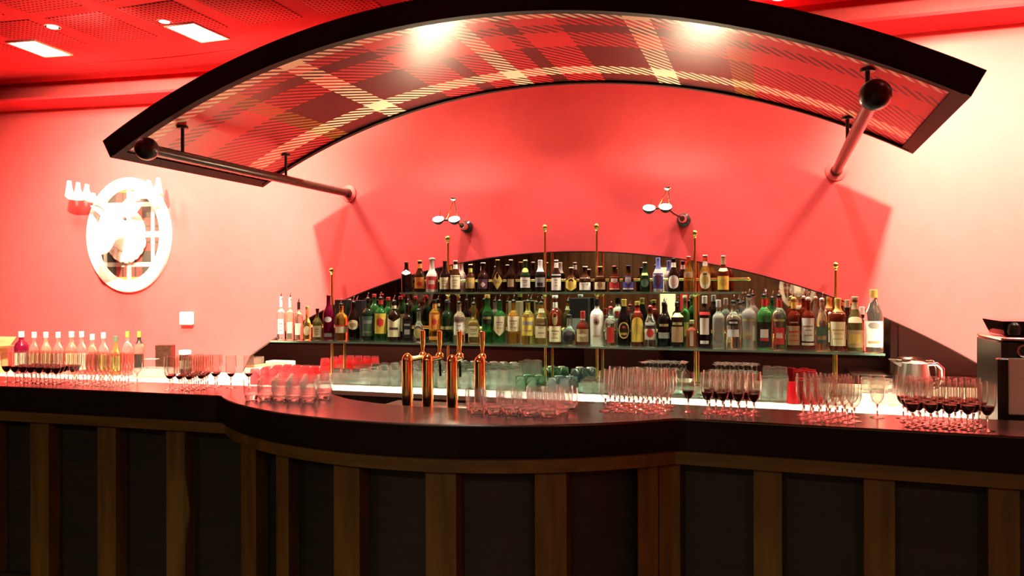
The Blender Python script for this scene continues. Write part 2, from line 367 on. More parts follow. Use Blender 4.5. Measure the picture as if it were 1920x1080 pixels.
# support rods, each with ball end, wall flange and two hanging studs
for s, nm in ((-1, 'on the side of the oval moose plaque'), (1, 'on the side of the coffee machine')):
    x = s*1.795; yw = wall_y(x)
    t = thing('support_rod', 'dark brown ball-ended canopy support rod '+nm, 'support rod', (x, yw, 2.36))
    L = yw-.35
    MB().tube([(0, -.012, 0), (0, -L+.03, 0)], [.030, .030], 20).build('rod', 'rod_brown', t)
    MB().sphere((0, -L, 0), .062, 24, 16).build('ball_end', 'black_satin', t)
    m = MB(); m.tube([(0, 0, 0), (0, -.012, 0), (0, -.02, 0)], [.066, .066, .045], 24); m.build('wall_flange', 'wall_red', t)
    MB().tube([(0, -.02, 0), (0, -.05, 0)], [.038, .034], 20).build('collar', 'rod_brown', t)
    for yy in (.62, 1.62):
        zt = CZ+math.sqrt(CR*CR-x*x)+.012-2.36
        st = MB().tube([(0, yy-yw, .02), (0, yy-yw, zt)], .010, 10).build('stud', 'black_satin', t)
        MB().lathe([(.030, zt-.018), (.032, zt-.012), (.030, zt-.002)], 16, (0, yy-yw, 0)).build('stud_washer', 'black_satin', st)

# ------------------------------------------------------------------ ceiling lights
def washer(x, vis_label, off=None):
    y = ceil_y(x)-.84
    t = thing('ceiling_light_offscreen' if off else 'ceiling_light', vis_label, 'light', (x, y, ZC), wall_rot(x), 'square wall-washing ceiling lights')
    a, b, w_ = .125, .185, .014
    m = MB(); m.box((-a, -b, -.012), (-a+w_, b, 0)); m.box((a-w_, -b, -.012), (a, b, 0)); m.box((-a+w_, -b, -.012), (a-w_, -b+w_, 0)); m.box((-a+w_, b-w_, -.012), (a-w_, b, 0))
    m.build('frame', 'fitting', t, smooth=False)
    MB().box((-a+w_, -b+w_, -.005), (a-w_, b-w_, -.001)).build('diffuser', 'light_panel', t, smooth=False)
    l = lamp('washer_%s_offscreen' % off if off else 'washer_lamp', 'AREA', (x, y, ZC-.016), (x, y+.85, ZC-1.2), WASH_W, WARM, size=.2, sy=.3, spread=150)
    l.parent = t; l.matrix_parent_inverse = Matrix.LocRotScale(t.location, t.rotation_euler, None).inverted()
names = {-3.76: 'square ceiling light above the oval moose plaque', -2.40: 'square ceiling light in front of the canopy tip on the plaque side'}
for x in (-3.76, -2.40, 2.52, 3.80):
    washer(x, names.get(x, 'square ceiling light past the canopy tip on the coffee machine side'), {2.52: 'canopy_tip', 3.80: 'coffee_end'}.get(x))
def downlight(x, y, label, aim, power, vis=True, ang=70, col=WARM, blend=.6, off=None):
    t = thing('round_downlight_offscreen' if off else 'round_downlight', label, 'light', (x, y, ZC), 0, 'small round ceiling spotlights')
    MB().lathe([(.048, -.006), (.052, -.003), (.052, 0), (.034, 0), (.034, -.005)], 24, cap=False).build('ring', 'white_gloss', t)
    MB().lathe([(.001, -.004), (.034, -.004), (.034, -.001), (.001, -.001)], 20).build('lens', 'light_round', t)
    l = lamp('%s_offscreen' % off if off else 'spot_lamp', 'SPOT', (x, y, ZC-.03), aim, power, col, size=.05, angle=ang, blend=blend)
    l.parent = t; l.matrix_parent_inverse = Matrix.Translation(Vector((-x, -y, -ZC)))
downlight(-3.26, 1.05, 'small round spotlight beside the square light over the plaque', (-4.0, 2.3, 2.1), PLAQUE_W, ang=60)
downlight(-2.46, 1.21, 'small round spotlight beside the square light near the canopy tip', (-3.0, 2.4, 1.2), PLAQUE_W*.5, ang=70)
for x, lb in ((1.45, 'small round spotlight peeping over the top of the canopy'), (.47, 'small round spotlight between canopy and wall above the wall lamp, coffee machine side'), (-.53, 'small round spotlight between canopy and wall above the wall lamp, plaque side'), (-1.53, 'small round spotlight between canopy and wall near the plaque-side rod')):
    downlight(x, 2.10, lb, (x, 2.02, .9), GRAZE_W, ang=90, col=(1, .88, .68), blend=.35)
for s, nm in ((-1, 'plaque'), (1, 'coffee machine')):
    downlight(s*2.42, .16, 'round spotlight over the bar front on the %s side' % nm, (s*3.5, 2.4, 1.5), SPOT_W, ang=92, blend=.9, off='bar_spot_'+nm.replace(' ', '_')+'_side')
downlight(0.0, -.33, 'round spotlight over the middle of the bar front', (0, .0, 1.0), SPOT_W*.22, ang=58, col=(1, .88, .74), off='bar_spot_middle')
for x, y, wd in ((-3.5, -5, 'near_plaque_side'), (0, -5, 'near_middle'), (3.5, -5, 'near_coffee_side'), (-2, -7.6, 'centre_plaque_side'), (2, -7.6, 'centre_coffee_side'), (-3, -11.2, 'far_plaque_side'), (0, -11.2, 'far_middle'), (3, -11.2, 'far_coffee_side')):
    downlight(x, y, 'round spotlight in the ceiling of the dim room', (x, y-.3, 0), ROOM_W*8, ang=165, col=(1, .74, .42), off='room_spot_'+wd)

# ------------------------------------------------------------------ the bar
BR = 1.52; BCY = -.40+BR          # bulge of the front edge
IR = .85; ICY = 0.0+IR            # bulge of the rear edge
def outer_y(x, off=0.0):
    """front edge of the bar, pushed back by off"""
    base = .03-.032*(abs(x)-1.04)+off
    R = BR-off
    if abs(x) < R:
        return min(base, BCY-math.sqrt(R*R-x*x)) if abs(x) < 1.3 else base
    return base
def inner_y(x):
    base = .40-.03*(abs(x)-.7)
    return min(base, ICY-math.sqrt(IR*IR-x*x)) if abs(x) < IR else base
BX0, BX1 = -4.6, 3.4
bxs = frange(BX0, -1.12, 12)+frange(-1.10, 1.10, 89)+frange(1.12, BX1, 12)
wt = thing('bar_worktop', 'long dark polished bar top bulging out in the middle', 'bar top', (0, 0, 0))
m = MB(); m.loft([[(x, outer_y(x)+.0005, ZB-.008), (x, outer_y(x)+.0005, ZB-.004), (x, outer_y(x)+.004, ZB), (x, inner_y(x), ZB), (x, inner_y(x), ZB-.008)] for x in bxs]); m.build('surface', 'bar_top', wt)
m = MB(); m.loft([[(x, outer_y(x)+.004, .975), (x, outer_y(x), .980), (x, outer_y(x), ZB-.008), (x, inner_y(x), ZB-.008), (x, inner_y(x), .975)] for x in bxs]); m.build('edge_slab', 'bar_edge', wt)
bar = thing('bar_counter', 'dark panelled bar front with upright brown wooden slats', 'bar counter', (0, 0, 0))
m = MB(); m.loft([[(x, outer_y(x, .02), .918), (x, outer_y(x, .02), .975), (x, outer_y(x, .10), .975), (x, outer_y(x, .10), .918)] for x in bxs])
m.build('rail', 'rail_wood', bar)
# slats: left / right edges in photo pixels met with the slat face curve
def face_x(px, py, off):
    v = ray(px, py); lo, hi = 1.0, 8.0
    for _ in range(60):
        mid = (lo+hi)/2; p = CAM+v*mid
        if p.y-outer_y(p.x, off) > 0: hi = mid
        else: lo = mid
    p = CAM+v*lo; return p.x
SL = [(57, 91), (183, 217), (312, 347), (452, 480), (518, 541), (626, 674), (798, 855), (1003, 1062), (1236, 1275), (1413, 1466), (1620, 1678), (1853, 1912)]
slats = []
for a, b in SL:
    x0, x1 = face_x(a, 950, .045), face_x(b, 950, .045); slats.append((x0, x1))
slats.append((face_x(1196, 950, .045), face_x(1234, 950, .045)))
wv = .10
x = slats[0][0]
for q in range(5): x -= .34; slats.append((x, x+wv))
x = slats[11][1]
for q in range(3): x += .34; slats.append((x-wv, x))
slats.sort()
for x0, x1 in slats:
    xx = frange(x0, x1, 5)
    m = MB().loft([[(x_, outer_y(x_, .045), .10), (x_, outer_y(x_, .045), .918), (x_, outer_y(x_, .13), .918), (x_, outer_y(x_, .13), .10)] for x_ in xx])
    m.build('slat', 'slat_wood', bar)
for (a0, a1), (c0, c1) in zip(slats[:-1], slats[1:]):
    if c0-a1 < .02: continue
    xx = frange(a1-.005, c0+.005, 7)
    MB().loft([[(x_, outer_y(x_, .115), .10), (x_, outer_y(x_, .115), .918), (x_, outer_y(x_, .14), .918), (x_, outer_y(x_, .14), .10)] for x_ in xx]).build('panel', 'bar_panel', bar)
m = MB(); m.loft([[(x, outer_y(x, .07), 0), (x, outer_y(x, .07), .10), (x, outer_y(x, .15), .10), (x, outer_y(x, .15), 0)] for x in bxs]); m.build('plinth', 'bar_panel', bar)
m = MB(); m.loft([[(x, inner_y(x)-.03, 0), (x, inner_y(x)-.03, .975), (x, inner_y(x)-.005, .975), (x, inner_y(x)-.005, 0)] for x in bxs]); m.build('rear_panel', 'dark_cabinet', bar)

# ------------------------------------------------------------------ back counter
bc = thing('back_counter', 'long white back counter with dark front under the mirror', 'counter', (0, 0, 0))
kx = frange(-6.2, 3.3, 40)
m = MB(); m.loft([[(x, 1.76, ZK-.035), (x, 1.755, ZK-.005), (x, 1.76, ZK), (x, wall_y(x)-.008, ZK), (x, wall_y(x)-.008, ZK-.035)] for x in kx]); m.build('worktop', 'white_counter', bc)
x = -6.2
while x < 3.2:
    MB().bbox((x+.004, 1.80, .1), (x+.586, 2.0, ZK-.04)).build('cabinet_door', 'grey_front', bc)
    x += .594
m = MB(); m.loft([[(x, 1.83, 0), (x, 1.83, ZK-.036), (x, wall_y(x)-.02, ZK-.036), (x, wall_y(x)-.02, 0)] for x in kx]); m.build('carcass', 'dark_cabinet', bc)

# ------------------------------------------------------------------ shelves, posts, rails
YU0, YU1, ZU = 2.08, 2.43, 1.575
YL0, YL1, ZL = 1.96, 2.43, 1.222
xu0, xu1 = hit_y(752, 549, YU0).x, hit_y(1391, 548, YU0).x
xl0, xl1 = hit_y(518, 639, YL0).x, hit_y(1657, 661, YL0).x
def shelf(name_lab, x0, x1, y0, z):
    t = thing('glass_shelf', name_lab, 'shelf', (0, 0, z))
    ys = lambda x: y0-x*x/60
    m = MB(); m.loft([[(x, ys(x), -.011), (x, ys(x)-.001, -.006), (x, ys(x), 0), (x, wall_y(x)-.1085, 0), (x, wall_y(x)-.1085, -.011)] for x in frange(x0, x1, 31)])
    m.build('glass_panel', 'shelf_glass', t)
    m = MB(); m.loft([[(x, ys(x)-.0032, -.0115), (x, ys(x)-.0032, .0005), (x, ys(x)-.0012, .0005), (x, ys(x)-.0012, -.0115)] for x in frange(x0, x1, 31)]); m.build('polished_edge', 'shelf_edge', t)
    rz = .085
    m = MB(); m.tube([(x, wall_y(x)-.082, rz) for x in frange(x0+.02, x1+.03, 25)], .009, 10); m.build('gallery_rail', 'brass', t)
    for e in (x0+.02, x1+.03):
        MB().sphere((e, wall_y(e)-.082, rz), .013, 12, 8).build('rail_end', 'brass', t)
    return t
sh_up = shelf('upper glass shelf carrying a row of beer bottles', xu0, xu1, YU0, ZU)
sh_lo = shelf('lower longer glass shelf carrying a row of spirit bottles', xl0, xl1, YL0, ZL)
POSTS = []
plabs = ['brass ball-topped post behind the dark bottle near the shelf end by the plaque', 'brass ball-topped post under the wall lamp on the plaque side', 'tall brass ball-topped post beside the black bottle with silver neck',
         'tall brass ball-topped post beside the yellow hexagon label bottle', 'brass ball-topped post under the wall lamp on the coffee machine side', 'brass ball-topped post behind the gold-necked brown bottle']
for (px, py), lb in zip(((622.5, 507), (840, 447), (1022, 426), (1119, 424), (1303, 437), (1567, 497)), plabs):
    p = hit_y(px, py, 2.40); x = p.x; y = wall_y(x)-.10; p = hit_y(px, py, y)
    POSTS.append(Vector((p.x, y, 0)))
    t = thing('brass_post', lb, 'post', (p.x, y, ZK)); H = p.z-ZK
    MB().tube([(0, 0, 0), (0, 0, H-.02)], .0095, 12).build('pole', 'brass', t)
    MB().sphere((0, 0, H), .023, 20, 14).build('ball_finial', 'brass', t)
    MB().lathe([(.012, H-.034), (.016, H-.030), (.011, H-.022), (.014, H-.018)], 14).build('collar', 'brass', t)
    MB().lathe([(.028, 0), (.028, .006), (.016, .012), (.012, .03)], 18).build('base', 'brass', t)
    for z in (ZL-ZK-.011, ZU-ZK-.011):
        if z < ZU-ZK-.02 or abs(p.x) < 1.2:
            MB().lathe([(.012, z-.02), (.022, z-.006), (.022, z-.0005), (.012, z-.0005)], 16).build('shelf_bracket', 'brass', t)

# ------------------------------------------------------------------ bottles
def profile(shape, r, h):
    """(radius, height) outline of a bottle of height h"""
    P = {'beer': [(.55, 0), (.97, .01), (1, .03), (1, .50), (.94, .56), (.72, .63), (.46, .72), (.40, .80), (.37, .95), (.42, .96), (.42, .99), (.36, 1)],
         'stub': [(.55, 0), (.97, .01), (1, .03), (1, .46), (.96, .52), (.80, .60), (.52, .66), (.40, .72), (.37, .93), (.43, .95), (.43, .99), (.36, 1)],
         'liquor': [(.55, 0), (.97, .008), (1, .025), (1, .60), (.97, .66), (.80, .73), (.50, .77), (.36, .80), (.33, .95), (.39, .96), (.39, .99), (.33, 1)],
         'sloped': [(.55, 0), (.97, .008), (1, .025), (1, .48), (.97, .56), (.86, .64), (.62, .74), (.42, .83), (.34, .90), (.33, .97), (.38, .975), (.38, .995), (.32, 1)],
         'square': [(.60, 0), (.97, .008), (1, .025), (1, .62), (.94, .67), (.66, .72), (.42, .75), (.36, .78), (.35, .96), (.40, .965), (.40, .99), (.34, 1)],
         'wine': [(.55, 0), (.97, .008), (1, .025), (1, .55), (.97, .60), (.82, .67), (.54, .73), (.40, .78), (.36, .94), (.41, .95), (.41, .985), (.36, 1)],
         'squat': [(.60, 0), (.97, .01), (1, .03), (1, .50), (.90, .58), (.62, .66), (.38, .71), (.30, .76), (.28, .95), (.33, .96), (.33, .99), (.28, 1)],
         'decanter': [(.50, 0), (.86, .01), (.92, .04), (1, .40), (.98, .46), (.70, .58), (.42, .64), (.36, .70), (.34, .95), (.40, .96), (.40, .99), (.34, 1)],
         'bulb': [(.50, 0), (.90, .015), (.98, .12), (1, .30), (.94, .44), (.72, .56), (.44, .64), (.36, .70), (.34, .95), (.40, .96), (.40, .99), (.34, 1)]}[shape]
    return [(a*r, b*h) for a, b in P]
def rad_at(prof, z):
    for (r0, z0), (r1, z1) in zip(prof[:-1], prof[1:]):
        if z0 <= z <= z1 and z1 > z0: return r0+(r1-r0)*(z-z0)/(z1-z0)
    return prof[-1][0]
def patch(prof, shape, z0, z1, a, off=.0009, sq=0.0, a_c=0.0, n=15):
    """a label: a thin curved sheet on the -y side of a bottle"""
    rings = []; zc, hz = (z0+z1)/2, (z1-z0)/2
    for i in range(n):
        u = -1+2*i/(n-1)
        if shape == 'rect': lo, hi = -1, 1
        elif shape == 'oval': k_ = math.sqrt(max(1-u*u, .0004)); lo, hi = -k_, k_
        elif shape == 'diamond': k_ = max(1-abs(u), .02); lo, hi = -k_, k_
        elif shape == 'hex': k_ = 1-abs(u)*.5; lo, hi = -k_, k_
        elif shape == 'shield': lo, hi = -1+abs(u)*.0+.6*(abs(u))-.0, 1; lo = -1+.6*abs(u)
        elif shape == 'vee': lo, hi = -1, 1-.45*(1-abs(u))
        elif shape == 'tri': lo, hi = -1+abs(u)*.7, .2+.8*(1-abs(u))
        elif shape == 'arch': lo, hi = -1, .3+.7*math.sqrt(max(1-u*u, 0))
        col = []
        th = -math.pi/2+a_c+u*a
        for q in (lo, (lo+hi)/2, hi):
            z = zc+q*hz; r = rad_at(prof, z)
            k_ = 1.0
            if sq: k_ = min(1.0/max(abs(math.cos(th)), abs(math.sin(th)))*sq+(1-sq), 1.22)
            r = r*k_+off
            col.append((r*math.cos(th), r*math.sin(th), z))
        for q in ((lo+hi)/2,): pass
        rin = off+.0006
        back = [(x*(1-rin/.05*.02), y*(1-rin/.05*.02), z) for x, y, z in reversed(col)]
        rings.append(col+back)
    return MB().loft(rings)
BOTTLES = []
def bottle(x, y, z, r, h, shape, glass, labels, cap, desc, cat='bottle', group=None, name='bottle', neck=None, prints=(), text=None):
    yaw = math.atan2(x-CAM.x, CAM.y-y)*-1.0
    yaw = math.atan2(CAM.x-x, y-CAM.y)*.75
    t = thing(name, desc, cat, (x, y, z+.0005), yaw, group)
    sq = 1.0 if shape == 'square' else (.9 if shape == 'decanter' else 0)
    capk, capc = cap
    hg = h
    if capk == 'pourer': hg = h-.050
    prof = profile(shape, r, hg)
    n = 24
    m = MB(); o = m
    if sq:
        zs = .68*hg
        rings = []
        for rr, zz in prof:
            k_ = sq*max(0.0, min(1.0, (zs-zz)/(.06*hg)+.5)); rg = []
            for j in range(32):
                a = 2*math.pi*j/32; q = min(1.0/max(abs(math.cos(a)), abs(math.sin(a)))*k_+(1-k_), 1.22); q = q if k_ > 0 else 1
                rg.append((rr*q*math.cos(a), rr*q*math.sin(a), zz))
            rings.append(rg)
        m.loft(rings)
    else: m.lathe(prof, n)
    m.build('glass', glass, t)
    rn = prof[-1][0]; zt = hg
    if capk == 'crown':
        MB().lathe([(rn*1.18, zt-.006), (rn*1.22, zt-.001), (rn*1.0, zt+.002)], 14).build('crown_cap', capc, t)
    elif capk == 'screw':
        MB().lathe([(rn*1.22, zt-.022), (rn*1.25, zt-.020), (rn*1.25, zt+.001), (rn*1.0, zt+.003)], 16).build('screw_cap', capc, t)
    elif capk == 'tall':
        MB().lathe([(rn*1.25, zt-.045), (rn*1.28, zt-.042), (rn*1.28, zt+.001), (rn*1.0, zt+.003)], 16).build('cap', capc, t)
    elif capk == 'cork':
        MB().lathe([(rn*.8, zt-.005), (rn*.85, zt+.004), (rn*1.35, zt+.005), (rn*1.4, zt+.018), (rn*1.2, zt+.022)], 16).build('stopper', capc, t)
    elif capk == 'swing':
        MB().lathe([(rn*.9, zt-.002), (rn*1.0, zt+.006), (rn*1.6, zt+.010), (rn*1.5, zt+.018), (rn*.6, zt+.022)], 14).build('stopper', capc, t)
        MB().tube([(rn*1.3, 0, zt-.03), (rn*1.6, 0, zt-.005), (0, 0, zt+.024), (-rn*1.6, 0, zt-.005), (-rn*1.3, 0, zt-.03)], .0015, 6).build('wire_clip', 'steel', t)
    elif capk == 'pourer':
        pp = MB().lathe([(rn*.9, zt-.006), (rn*1.15, zt), (rn*1.2, zt+.010), (rn*.8, zt+.014), (rn*.55, zt+.018)], 14).build('pourer', capc, t)
        MB().tube([(0, 0, zt+.012), (.001, -.003, zt+.030), (.006, -.010, zt+.050)], [.0048, .0042, .0034], 8).build('spout', 'chrome', pp)
    if neck:
        c_, z0, z1 = neck
        m = MB(); zz = frange(z0*hg, z1*hg, 6)
        m.lathe([(rad_at(prof, q)+.0010, q) for q in zz], 20); m.build('neck_foil', c_, t)
    ln = None
    for lb in labels:
        shp, z0, z1, aw, c_ = lb[:5]
        o_ = patch(prof, shp, z0*hg, z1*hg, math.radians(aw), .0010, sq).build('label', c_, t)
        ln = ln or (o_, z0, z1, aw)
    for z0, z1, aw, c_, shp in prints:
        patch(prof, shp, z0*hg, z1*hg, math.radians(aw), .0019, sq, n=9).build('label_print', c_, ln[0] if ln else t)
    if text:
        s_, zc, size, c_ = text
        cu = bpy.data.curves.new('lettering', 'FONT'); cu.body = s_; cu.size = size; cu.align_x = 'CENTER'; cu.align_y = 'CENTER'; cu.extrude = .0003
        ob = bpy.data.objects.new('lettering', cu); dg = bpy.context.evaluated_depsgraph_get()
        COL.objects.link(ob); dg.update(); me = bpy.data.meshes.new_from_object(ob.evaluated_get(dg)); bpy.data.objects.remove(ob)
        rr = rad_at(prof, zc*hg)+.0022
        for v in me.vertices:
            x_, y_, z_ = v.co; th = -math.pi/2+x_/rr
            v.co = ((rr+z_)*math.cos(th), (rr+z_)*math.sin(th), zc*hg+y_)
        me.materials.append(MATS[c_]); lo_ = bpy.data.objects.new('lettering', me); COL.objects.link(lo_); lo_.parent = ln[0] if ln else t
    return t
LW, LC = 'l_white', 'l_cream'
def two(z0, z1, aw=28, c='l_print'):
    d = (z1-z0); return [(z0+d*.66, z0+d*.73, aw, c, 'rect'), (z0+d*.48, z0+d*.52, aw*.7, c, 'rect'), (z0+d*.22, z0+d*.27, aw*.85, c, 'rect')]
# upper shelf: px, py of the top, half width px, shape, glass, labels, cap, neck foil, prints, label text
UP = [
 (762, 491, 9, 'wine', 'g_dark', [('tri', .56, .74, 62, LW)], ('crown', 'l_red'), None, [], 'black wine-shaped beer bottle with white pointed shoulder label'),
 (787, 489, 9, 'beer', 'g_brown', [('rect', .12, .48, 62, 'l_orange')], ('crown', 'l_gold'), ('l_orange', .76, .90), [(.2, .34, 26, 'l_red', 'oval')], 'slim brown bottle with orange label and orange neck band'),
 (810, 489, 10, 'beer', 'g_white', [('rect', .10, .50, 65, 'l_red')], ('swing', 'l_silver'), None, [(.25, .38, 30, 'l_pink', 'rect')], 'white-shouldered bottle with red label and swing stopper'),
 (834, 490, 9, 'beer', 'g_dark', [('rect', .10, .48, 68, LC)], ('crown', 'g_redbrown'), None, two(.1, .48), 'dark bottle with plain cream label beside the left brass post'),
 (854, 489, 9, 'beer', 'g_brown', [('rect', .10, .54, 66, LC)], ('crown', LW), (LW, .74, .88), two(.1, .5), 'brown bottle with tall cream label and white neck band'),
 (882, 496, 8.5, 'stub', 'g_brown', [('rect', .14, .52, 64, 'l_gold')], ('crown', LC), ('l_lime', .72, .86), [(.18, .36, 36, 'l_tan', 'oval')], 'brown stubby bottle with gold label and lime neck band'),
 (906, 493, 9.5, 'stub', 'g_dark', [('rect', .12, .44, 50, 'l_purple')], ('crown', LW), None, [(.16, .36, 26, 'l_pink', 'diamond')], 'dark stubby bottle with purple label and pale emblem'),
 (933, 487, 9, 'beer', 'g_dark', [('diamond', .08, .62, 62, 'l_gold')], ('crown', 'l_gold'), None, [(.30, .38, 30, 'l_olive', 'rect')], 'dark bottle with a large gold diamond label'),
 (958, 487, 8, 'beer', 'g_dark', [('rect', .16, .40, 40, 'l_tan')], ('crown', 'l_silver'), None, [], 'dark bottle with narrow tan label and silver cap'),
 (985, 488, 9, 'beer', 'g_dkgreen', [('rect', .14, .46, 62, LW), ('oval', .62, .76, 75, 'l_lime')], ('crown', LC), None, two(.14, .46), 'dark green bottle with white label and round pale neck seal'),
 (1013, 488, 9.5, 'beer', 'g_black', [('rect', .16, .46, 55, 'l_grey')], ('crown', 'l_silver'), ('l_silver', .64, .97), [(.2, .3, 30, 'l_black', 'rect')], 'black bottle with a long crinkled silver neck foil'),
 (1043, 488, 8.5, 'beer', 'g_dark', [('rect', .06, .56, 68, LW)], ('crown', LW), (LW, .76, .92), two(.1, .5, 20), 'dark bottle with tall white label and white neck band'),
 (1071, 502, 9.5, 'stub', 'g_brown', [('hex', .05, .58, 66, 'l_yellow')], ('crown', LC), None, [(.18, .46, 34, 'l_gold', 'hex')], 'small brown bottle with yellow hexagon label'),
 (1097, 500, 10, 'stub', 'g_brown', [('rect', .08, .56, 66, LW)], ('crown', LC), None, [(.43, .50, 9, 'print_dark', 'shield')], 'short stout brown bottle with white label and dark lettering'),
 (1125, 500, 9.5, 'stub', 'g_brown', [('rect', .10, .62, 66, LC)], ('crown', 'l_gold'), None, [(.18, .40, 30, 'l_tan', 'oval')], 'brown bottle with cream picture label and gold cap'),
 (1152, 499, 9, 'stub', 'g_brown', [('rect', .08, .60, 66, 'l_red')], ('crown', 'l_red'), None, [(.34, .52, 36, 'l_pink', 'shield'), (.10, .15, 60, LC, 'rect')], 'brown bottle with red label and red cap'),
 (1178, 498, 9.5, 'stub', 'g_brown', [('rect', .08, .60, 66, 'l_blue')], ('crown', 'l_blue'), None, [(.30, .56, 30, 'l_grey', 'shield'), (.10, .15, 60, LC, 'rect')], 'brown bottle with dark blue label and blue cap'),
 (1209, 492, 8.5, 'beer', 'g_dkgreen', [('oval', .16, .44, 45, 'l_green')], ('crown', LC), None, [(.56, .64, 40, 'l_lime', 'rect')], 'small green beer bottle with green oval label'),
 (1234, 484, 9, 'beer', 'g_greywhite', [('rect', .10, .55, 66, 'l_blue')], ('crown', 'l_sky'), ('l_sky', .68, .98), [(.2, .5, 34, 'l_purple', 'rect')], 'tall pale grey bottle with blue foil top and blue label'),
 (1263, 485, 9, 'beer', 'g_dark', [('oval', .10, .50, 66, LW)], ('crown', 'l_black'), (LW, .74, .88), [(.2, .4, 36, 'l_pink', 'oval')], 'dark bottle with white oval label and white neck patch'),
 (1291, 481, 8.5, 'beer', 'g_amber', [('rect', .40, .56, 50, 'l_tan')], ('crown', LC), None, [], 'clear amber bottle without a front label'),
 (1322, 479, 9.5, 'beer', 'g_amber', [('oval', .08, .56, 66, LC), ('oval', .70, .84, 80, 'l_pink')], ('crown', LC), None, [(.2, .44, 40, 'l_gold', 'oval')], 'amber bottle with cream oval label and round neck label'),
 (1356, 480, 9.5, 'beer', 'g_redbrown', [('rect', .06, .44, 68, 'l_yellow'), ('shield', .56, .66, 70, LC)], ('crown', LC), ('l_tan', .76, .99), [(.16, .36, 36, 'l_gold', 'oval')], 'brown bottle with yellow label and gold foil neck at the shelf end'),
]
def place(px, topy, hw, Y, z, *a, **k):
    p = hit_y(px, topy, Y)
    p = hit_y(px, topy, Y-p.x*p.x/60); D = (p-CAM).dot(_f)
    r = 1.1*hw*D/FPX; kk = 1.16 if a[0] in ('square', 'decanter') else 1.0
    for q, qr in PLACED:
        if abs(q.z-z) < .1:
            d = math.hypot(q.x-p.x, q.y-p.y); r = min(r, (d-qr)/kk-.001)
    if r < .014: print('tight', px, r); r = .02
    PLACED.append((Vector((p.x, p.y, z)), r*kk))
    return bottle(p.x, p.y, z, r, p.z-z, *a, **k)
PLACED = []
def fit_widths(rows):      # neighbours in a row may touch but never run into each other
    out = []
    for i, r_ in enumerate(rows):
        g = min([abs(r_[0]-q[0]) for j_, q in enumerate(rows) if j_ != i])
        out.append((r_[0], r_[1], min(r_[2], .445*g/(1.16 if r_[3] in ('square', 'decanter') else 1.0)))+tuple(r_[3:]))
    return out
for px, ty, hw, shp, gl, lb, cp, nk, pr, ds in fit_widths(UP):
    tx = ('Duvel', .32, .022, 'print_dark') if px == 1097 else None
    place(px, ty, hw, 2.20, ZU, shp, gl, lb, cp, ds, group='beer bottles on the upper glass shelf', name='beer_bottle', neck=nk, prints=pr, text=tx)
BK = 'l_black'
